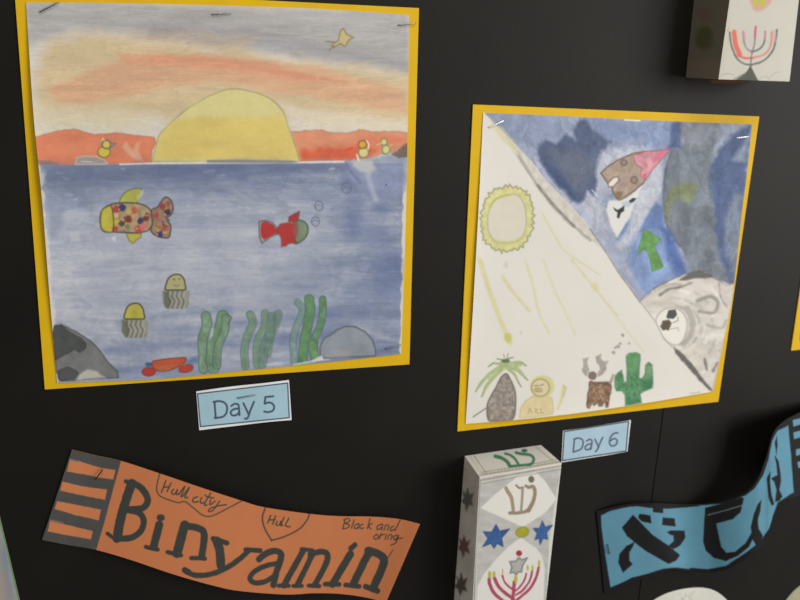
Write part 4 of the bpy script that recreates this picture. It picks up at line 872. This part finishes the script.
def lower_box():
    dp = .041
    ftl, ftr = W(479.6, 477, dp), W(561.6, 463, dp); btl, btr = W(464.7, 456, 0), W(541, 445, 0)
    zb = EYE - .52
    def drop(p, q_): # continue an edge down to the box foot
        return p + (q_ - p) * ((zb - p[2]) / (q_[2] - p[2]))
    fbl, fbr, bbl, bbr = drop(ftl, W(472.8, 600, dp)), drop(ftr, W(546, 600, dp)), drop(btl, W(454, 600, 0)), drop(btr, btr + np.array([0, 0, -.2]))
    org = (bbl + bbr) / 2; org[2] = zb
    root = thing('card_box', 'tall white card box with drawn Hebrew letters and blue stars, between the two scarves', 'box', org, 'decorated card boxes standing out from the board')
    Gf = bilinear((ftl, ftr, fbr, fbl), 420, 260); Gl = bilinear((btl, ftl, fbl, bbl), 300, 60); Gt = bilinear((btl, btr, ftr, ftl), 90, 260)
    pxs = [proj(g) for g in (Gf, Gl, Gt)]; off = []
    A = Art(np.concatenate([p[0].ravel() for p in pxs]), np.concatenate([p[1].ravel() for p in pxs]), (206, 204, 196))
    nf = Gf.shape[0] * Gf.shape[1]; nl = Gl.shape[0] * Gl.shape[1]
    face = np.r_[np.zeros(nf), np.ones(nl), np.full(Gt.shape[0] * Gt.shape[1], 2)]
    ax, ay = A.x.copy(), A.y.copy()
    def only(k):      # limit the painter to one face
        A.x = np.where(face == k, ax, 1e6); A.y = np.where(face == k, ay, 1e6)
    only(0)
    X = lambda p: cr(440, 410, 3.158, p); X6 = lambda p: cr(450, 520, 7.2727, p); X5 = lambda p: cr(500, 440, 7.5, p)
    GR = (172, 172, 169)
    # grey pencil ground round two white windows
    A.poly(X([(128, 215), (380, 175), (375, 230), (362, 300), (345, 420), (330, 700), (100, 700), (115, 450)]), GR, .85, soft=.8, var=.1, vs=(10, 5), rag=.4)
    A.poly([(480.5, 508), (492, 497), (518, 476), (536, 472), (546, 482), (556.5, 499), (545, 513), (523, 527), (505, 519)], (214, 212, 206), 1, soft=.7)
    A.poly(X6([(200, 480), (240, 400), (330, 290), (430, 190), (480, 150), (520, 130), (560, 160), (630, 205), (670, 270), (690, 360), (688, 440), (670, 800), (180, 800)]), (212, 210, 206), 1, sm=False, soft=.8)
    # borders
    bd = A.part('drawn_border', 'dotted pencil border lines')
    A.line([(481, 480.2), (520, 473), (561, 465.8)], .8, (118, 110, 102), .8); A.line([(482, 483.5), (520, 476.4), (561, 469)], .8, (130, 124, 116), .7)
    for k in range(26):
        a = k / 25; A.line([(482 + 78 * a, 482 - 14.4 * a), (483 + 78 * a, 481.8 - 14.4 * a)], 1.2, (200, 198, 190), .9)
    A.line([(480.2, 480), (477, 540), (474, 600), (472, 640)], .8, (110, 104, 98), .8)
    for k in range(44): A.line([(478.6 - k * .085, 481 + k * 3.4), (478.6 - k * .085, 482.4 + k * 3.4)], .9, (225, 225, 220), .6)
    # shin on the front
    sh = A.part('drawn_letter', 'brown Hebrew letter shin on the front')
    BR = (140, 124, 102)
    A.line(X5([(45, 360), (60, 390), (85, 430), (95, 490), (100, 530)]), 3.6, (150, 134, 112), .95, sm=True, part=sh, rag=.3); A.line(X5([(75, 548), (120, 548), (185, 540), (215, 525)]), 3.4, BR, .95, part=sh, rag=.3)
    A.line(X5([(122, 340), (145, 360), (172, 355)]), 2.2, BR, .95, sm=True, part=sh); A.line(X5([(170, 360), (165, 450), (158, 535)]), 2.6, (150, 138, 122), .95, sm=True, part=sh)
    A.line(X5([(195, 345), (215, 355), (250, 350), (262, 400), (245, 470), (212, 530)]), 3.0, BR, .95, sm=True, part=sh, w2=4.2, rag=.3)
    A.ell(*X5([(235, 295)])[0], 3.0, 3.4, (110, 104, 82), part=sh)
    # stars
    def hexa(pts, q=.6):
        c0 = np.mean(pts, 0); o_ = []
        for i in range(6): o_ += [tuple(pts[i]), tuple(c0 + (np.mean([pts[i], pts[(i + 1) % 6]], 0) - c0) * q)]
        return o_
    def star(lab, pts, c):
        pid = A.part('drawn_star', lab); A.poly(X6(hexa(pts)), c, 1, soft=.5, part=pid, var=.16, vs=(2.5, 2.5), edge=.5, ecol=(40, 56, 100))
    star('blue star, left of the yellow dot', [(335, 34), (432, 66), (385, 192), (320, 205), (240, 192), (245, 86)], (52, 88, 142))
    star('blue star, right of the yellow dot', [(672, 10), (744, 38), (708, 140), (655, 176), (618, 142), (608, 62)], (54, 94, 148))
    dt = A.part('drawn_dot', 'yellow green oval between the stars'); A.ell(*X6([(526, 88)])[0], 6.6, 5.0, (164, 158, 42), rot=-.25, part=dt, edge=.3, var=.08)
    # magen and red dot
    rd = A.part('drawn_dot', 'dark red dot above the menorah'); A.ell(*X6([(502, 242)])[0], 3.0, 2.9, (146, 56, 66), part=rd); A.line(X6([(495, 262), (488, 282)]), 1.6, (196, 150, 150), .7)
    ms = A.part('drawn_star', 'small grey pencil star above the menorah'); A.poly(X6(hexa([(505, 275), (562, 276), (520, 378), (480, 402), (438, 386), (434, 303)], .75)), (160, 160, 156), .9, part=ms, edge=.7, ecol=(108, 108, 106), var=.08)
    # menorah
    me = A.part('drawn_menorah', 'crimson menorah with yellow flames on the front')
    RD = (158, 62, 84)
    for pts, w_ in (([(285, 425), (290, 470), (320, 530), (375, 580), (440, 620)], 24), ([(322, 420), (350, 480), (400, 530), (450, 565)], 24), ([(380, 405), (400, 455), (435, 490), (460, 505)], 14), ([(468, 450), (462, 520), (455, 620)], 26), ([(555, 390), (540, 440), (505, 490), (475, 515)], 13), ([(598, 370), (580, 440), (530, 510), (480, 545)], 15), ([(645, 345), (625, 420), (580, 500), (500, 570), (460, 600)], 20), ([(455, 600), (455, 700), (450, 760)], 30), ([(400, 770), (500, 770)], 26)):
        A.line(X6(pts), w_ / 7.2727, RD, .92, sm=True, part=me, rag=.3, var=.1)
    for cx, cy, rx, ry in ((288, 398, 13, 28), (320, 395, 11, 24), (383, 375, 5, 20), (478, 428, 13, 32), (565, 348, 8, 22), (600, 350, 8, 22), (648, 315, 9, 24)):
        a, b = X6([(cx, cy)])[0]; A.ell(a, b, rx / 7.2727, ry / 7.2727, (172, 170, 74), part=me, soft=.5)
    # left side
    only(1)
    A.poly([(440, 440), (492, 440), (492, 700), (440, 700)], (222, 214, 202), 1, soft=.5, var=.12, vs=(12, 20))
    A.line([(478.5, 478), (474.5, 545), (470.5, 620)], 1.4, (225, 222, 214), .9)
    for k, (cy, c) in enumerate(((499, (104, 102, 92)), (546, (116, 84, 76)), (584, (96, 84, 76)))):
        pid = A.part('drawn_star', 'smudged dark star on the shaded side')
        cx = 467.5 - (cy - 499) * .075
        A.poly([(cx, cy - 11), (cx + 2.4, cy - 4), (cx + 6, cy - 6), (cx + 4, cy + 1), (cx + 5.6, cy + 7), (cx + 1.2, cy + 6), (cx - 1, cy + 12), (cx - 3, cy + 5), (cx - 6, cy + 3), (cx - 3.4, cy - 2), (cx - 5, cy - 8), (cx - 2, cy - 5)], c, .9, soft=1, part=pid, rag=.8, rs=3)
    # top
    only(2)
    A.c[face == 2] *= 1.0
    A.line([(480, 475), (520, 469), (562, 461.3)], 1.5, (170, 164, 154), .8); A.line([(481, 472.3), (520, 466.4), (556, 459.6)], .8, (120, 112, 104), .7)
    A.line([(474, 455.5), (486, 473)], .8, (120, 112, 104), .7); A.line([(470, 456), (482, 474)], 2.2, (196, 188, 178), .6); A.line([(536, 447), (553, 461)], .8, (130, 122, 114), .7)
    for k in range(22): A.line([(483 + 76 * k / 21, 474.3 - 13 * k / 21), (484 + 76 * k / 21, 474.1 - 13 * k / 21)], 1, (120, 114, 106), .6)
    tg = A.part('drawn_letter', 'green Hebrew letter shin on the top')
    X1 = lambda p: cr(450, 440, 7.5, p); GN = (66, 120, 92)
    A.line(X1([(340, 122), (385, 135), (425, 160), (450, 195)]), 3.6, GN, .95, sm=True, part=tg, rag=.2); A.line(X1([(450, 198), (530, 190), (600, 184)]), 2.6, GN, .95, part=tg)
    A.line(X1([(415, 102), (455, 115), (490, 145), (515, 185)]), 2.4, GN, .95, sm=True, part=tg); A.line(X1([(495, 95), (540, 105), (600, 112), (628, 140), (615, 175), (590, 186)]), 2.8, GN, .95, sm=True, part=tg); A.ell(*X1([(558, 80)])[0], 3, 1.8, (84, 108, 92), part=tg)
    A.x, A.y = ax, ay
    # right, back and foot
    V = [ftr, btr, bbr, fbr, btl, bbl, fbl]; Q = [(0, 3, 2, 1), (1, 2, 5, 4), (6, 5, 2, 3)]
    emit(A, [Gf, Gl, Gt], 1.12 * GAIN, org, 'box_body', None, MAT_DRAWN, root, extra=(np.array(V), np.array(Q), (.55, .53, .5)))
lower_box()

def upper_box():
    dp = .041
    fbl, fbr = W(718.5, 79.3, dp), W(789.5, 81.5, dp); bbl = W(685.8, 77.5, 0)
    bbr = bbl + (fbr - fbl); bbr[1] = D
    zt = EYE + .26
    def rise(p, q_): return p + (q_ - p) * ((zt - p[2]) / (q_[2] - p[2]))
    ftl, ftr, btl = rise(fbl, W(729.6, 0, dp)), rise(fbr, W(798.9, 0, dp)), rise(bbl, W(694, 0, 0)); btr = rise(bbr, bbr + np.array([0, 0, .1]))
    org = (bbl + bbr) / 2
    root = thing('card_box', 'white card box with a red and black menorah, top right above a painting', 'box', org, 'decorated card boxes standing out from the board')
    Gf = bilinear((ftl, ftr, fbr, fbl), 520, 230)
    s = np.linspace(0, 1, 230)
    # torn notch in the front's lower edge
    Gl = bilinear((btl, ftl, fbl, bbl), 240, 60); Gb = bilinear((fbl, fbr, bbr, bbl), 40, 120)
    pxs = [proj(g) for g in (Gf, Gl, Gb)]
    A = Art(np.concatenate([p[0].ravel() for p in pxs]), np.concatenate([p[1].ravel() for p in pxs]), (186, 183, 173))
    nf = Gf.shape[0] * Gf.shape[1]; nl = Gl.shape[0] * Gl.shape[1]
    face = np.r_[np.zeros(nf), np.ones(nl), np.full(Gb.shape[0] * Gb.shape[1], 2)]
    ax, ay = A.x.copy(), A.y.copy()
    def only(k): A.x = np.where(face == k, ax, 1e6); A.y = np.where(face == k, ay, 1e6)
    only(0)
    X = lambda p: cr(720, 0, 6.667, p)
    A.mottle(.03, 30, 30)
    A.line([(719, 79), (728, 40), (730, 0)], 2.5, (178, 170, 150), .5, soft=1.5)
    fl = A.part('drawn_flower', 'yellow dot with a pink rim'); A.poly(X([(195, -10), (345, -30), (340, 20), (290, 65), (250, 80), (215, 60)]), (196, 140, 140), .8, soft=1.4, part=fl); A.poly(X([(210, -20), (325, -30), (305, 25), (270, 52), (225, 45)]), (176, 168, 84), 1, soft=1.2, part=fl)
    me = A.part('drawn_menorah', 'red and dark grey menorah on the front')
    DG = (82, 90, 86)
    for pts, w_, c, a in (([(65, 215), (75, 300), (110, 385), (160, 425), (210, 432)], 11, DG, .9), ([(210, 432), (290, 405), (350, 340), (372, 260), (380, 200)], 11, DG, .9), ([(95, 215), (105, 300), (130, 360)], 34, (204, 96, 84), .9), ([(120, 370), (170, 388), (220, 385)], 14, (204, 92, 84), .9), ([(220, 385), (290, 365), (335, 310), (345, 215)], 13, (192, 118, 110), .8),
                          ([(110, 210), (130, 300), (160, 345), (210, 362)], 10, (206, 180, 130), .6), ([(155, 215), (160, 280), (180, 325), (215, 345)], 10, (120, 112, 116), .8), ([(215, 345), (265, 325), (295, 280), (302, 210)], 10, (86, 96, 96), .9), ([(238, 180), (230, 290), (210, 370), (205, 440)], 8, (110, 104, 100), .9),
                          ([(155, 212), (160, 260)], 18, (196, 128, 140), .8), ([(238, 180), (232, 245)], 15, (196, 92, 112), .85), ([(300, 215), (297, 260)], 12, (198, 140, 140), .7), ([(362, 215), (360, 275)], 26, (198, 150, 140), .6), ([(205, 440), (180, 480), (120, 515), (90, 528)], 7, (100, 96, 90), .9)):
        A.line(X(pts), w_ / 6.667, c, a, sm=True, part=me, soft=.8, rag=.3)
    A.poly(X([(205, 440), (250, 530), (280, 560), (130, 560), (100, 535), (170, 490)]), (72, 74, 66), .95, soft=.8, part=me)
    A.line(X([(10, 505), (50, 490), (90, 500)]), .9, (150, 146, 136), .8, sm=True); A.line(X([(330, 520), (360, 490), (400, 480)]), .9, (160, 156, 146), .8, sm=True); A.line(X([(260, 530), (300, 510), (330, 528)]), .9, (160, 156, 146), .8, sm=True); A.line(X([(20, 225), (60, 190)]), .9, (150, 140, 126), .7)
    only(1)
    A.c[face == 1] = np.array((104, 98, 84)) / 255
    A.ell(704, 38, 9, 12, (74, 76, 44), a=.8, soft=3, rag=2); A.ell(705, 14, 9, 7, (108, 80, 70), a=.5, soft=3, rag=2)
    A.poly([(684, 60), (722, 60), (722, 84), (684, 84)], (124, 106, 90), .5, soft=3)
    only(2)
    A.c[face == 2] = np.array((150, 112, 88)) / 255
    A.x, A.y = ax, ay
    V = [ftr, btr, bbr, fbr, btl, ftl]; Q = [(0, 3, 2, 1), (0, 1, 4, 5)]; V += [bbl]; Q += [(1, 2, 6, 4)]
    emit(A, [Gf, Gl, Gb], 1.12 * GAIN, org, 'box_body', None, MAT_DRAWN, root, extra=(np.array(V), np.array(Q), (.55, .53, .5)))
upper_box()
def box_flap():
    root = bpy.data.objects['card_box.001']; org = np.array(root.location)
    G = bilinear([W(708, 79.5, .018), W(746, 80.2, .0405), W(745, 83, .039), W(713, 83.5, .02)], 8, 12)
    ex = edge_strip(G, .0006); V = np.concatenate([G.reshape(-1, 3), ex[0]]) - org
    Q = np.concatenate([quads(8, 12), ex[1] + 96])
    link('bottom_flap', raw_mesh('bottom_flap', V, Q), flat_mat('brown_card', (118, 84, 66), .7, .2), root)['label'] = 'loose brown bottom flap'
box_flap()

# ------------------------------------------------------------------ cut off papers along the frame
def paper_disc(cx, cz, r, base, rim, label, dome, marks, gain=1.12, part_lab='flat round sheet'):
    org = np.array([cx, D, cz - r]); root = thing('paper_disc', label, 'paper', org)
    n, m = 60, 180
    rr = np.linspace(0.002, 1, n)[:, None]; th = np.linspace(0, 2 * math.pi, m)[None]
    wob = 1 + .012 * np.sin(3 * th + 1) + .008 * np.sin(7 * th)
    Xg = cx + r * rr * np.cos(th) * wob; Zg = cz + r * rr * np.sin(th) * wob; Yg = D - .001 - dome * (1 - rr ** 2) + 0 * th
    G = np.stack([Xg, Yg, Zg], -1); px, py = proj(G)
    A = Art(px, py, base); A.mottle(.05, 14, 14)
    if rim is not None:
        k = np.clip((rr + 0 * th).ravel() * 40 - 38.4, 0, 1)[:, None]; A.c = A.c * (1 - k) + np.array(rim) / 255 * k
    mk = A.part('drawn_marks', 'faint pencil marks')
    for pts in marks: A.line(pts, 1, (150, 150, 146), .7, sm=True, part=mk)
    back = G + np.array([0, .0006 + 0, 0])
    V = np.concatenate([back.reshape(-1, 3), G[-1], back[-1]]); Q = np.concatenate([quads(n, m)[:, ::-1], quads(2, m) + n * m])
    emit(A, [G[:, ::-1]] if False else [G], gain * GAIN, org, 'paper', None, MAT_DRAWN, root, extra=(V, Q, (.6, .58, .52)))
p = W(682, 587.8); paper_disc(p[0] + .003, p[2] - .088, .088, (200, 200, 190), None, 'round white paper disc cut off by the bottom edge under the blue scarf', .004, [[(680, 594), (683, 600), (687, 593)], [(694, 592), (689, 597), (693, 602)]])
p = W(806, 581.5); paper_disc(p[0] + .012, p[2] - .05, .05, (160, 156, 128), (120, 150, 110), 'greenish beige round paper in the bottom right corner', .002, [[(798, 590), (803, 596)]])

def corner_painting():
    q = [W(-95, 545, 0), W(-6, 491, 0), W(26, 625, 0), W(-60, 690, 0)]
    org = (q[2] + q[3]) / 2; org[1] = D
    root = thing('watercolour_painting', 'pale grey painting with a thin green edge in the bottom left corner', 'painting', org)
    slab('mount', [(p[0], p[2]) for p in q], D - 0.0009, D - 0.0001, flat_mat('green_card', (110, 140, 104), .6, .3), root, org)['label'] = 'thin green card edge'
    G = bilinear([W(-92, 546, 0), W(-7.4, 492, 0), W(24.2, 625, 0), W(-60, 688, 0)], 160, 120); G[..., 1] = D - .0015
    px, py = proj(G); A = Art(px, py, (142, 142, 140)); A.mottle(.1, 14, 26, 3)
    A.poly([(0, 540), (6, 545), (14, 600), (4, 600)], (120, 128, 146), .6, soft=3, rag=3); A.poly([(-4, 570), (4, 575), (8, 600), (-4, 600)], (160, 144, 132), .7, soft=3, rag=2)
    ex = edge_strip(G, 0.0005)
    emit(A, [G], 1.12 * GAIN, org, 'paper', 'washed grey and blue sheet', MAT_DRAWN, root, extra=(ex[0], ex[1], (.5, .5, .48)))
corner_painting()
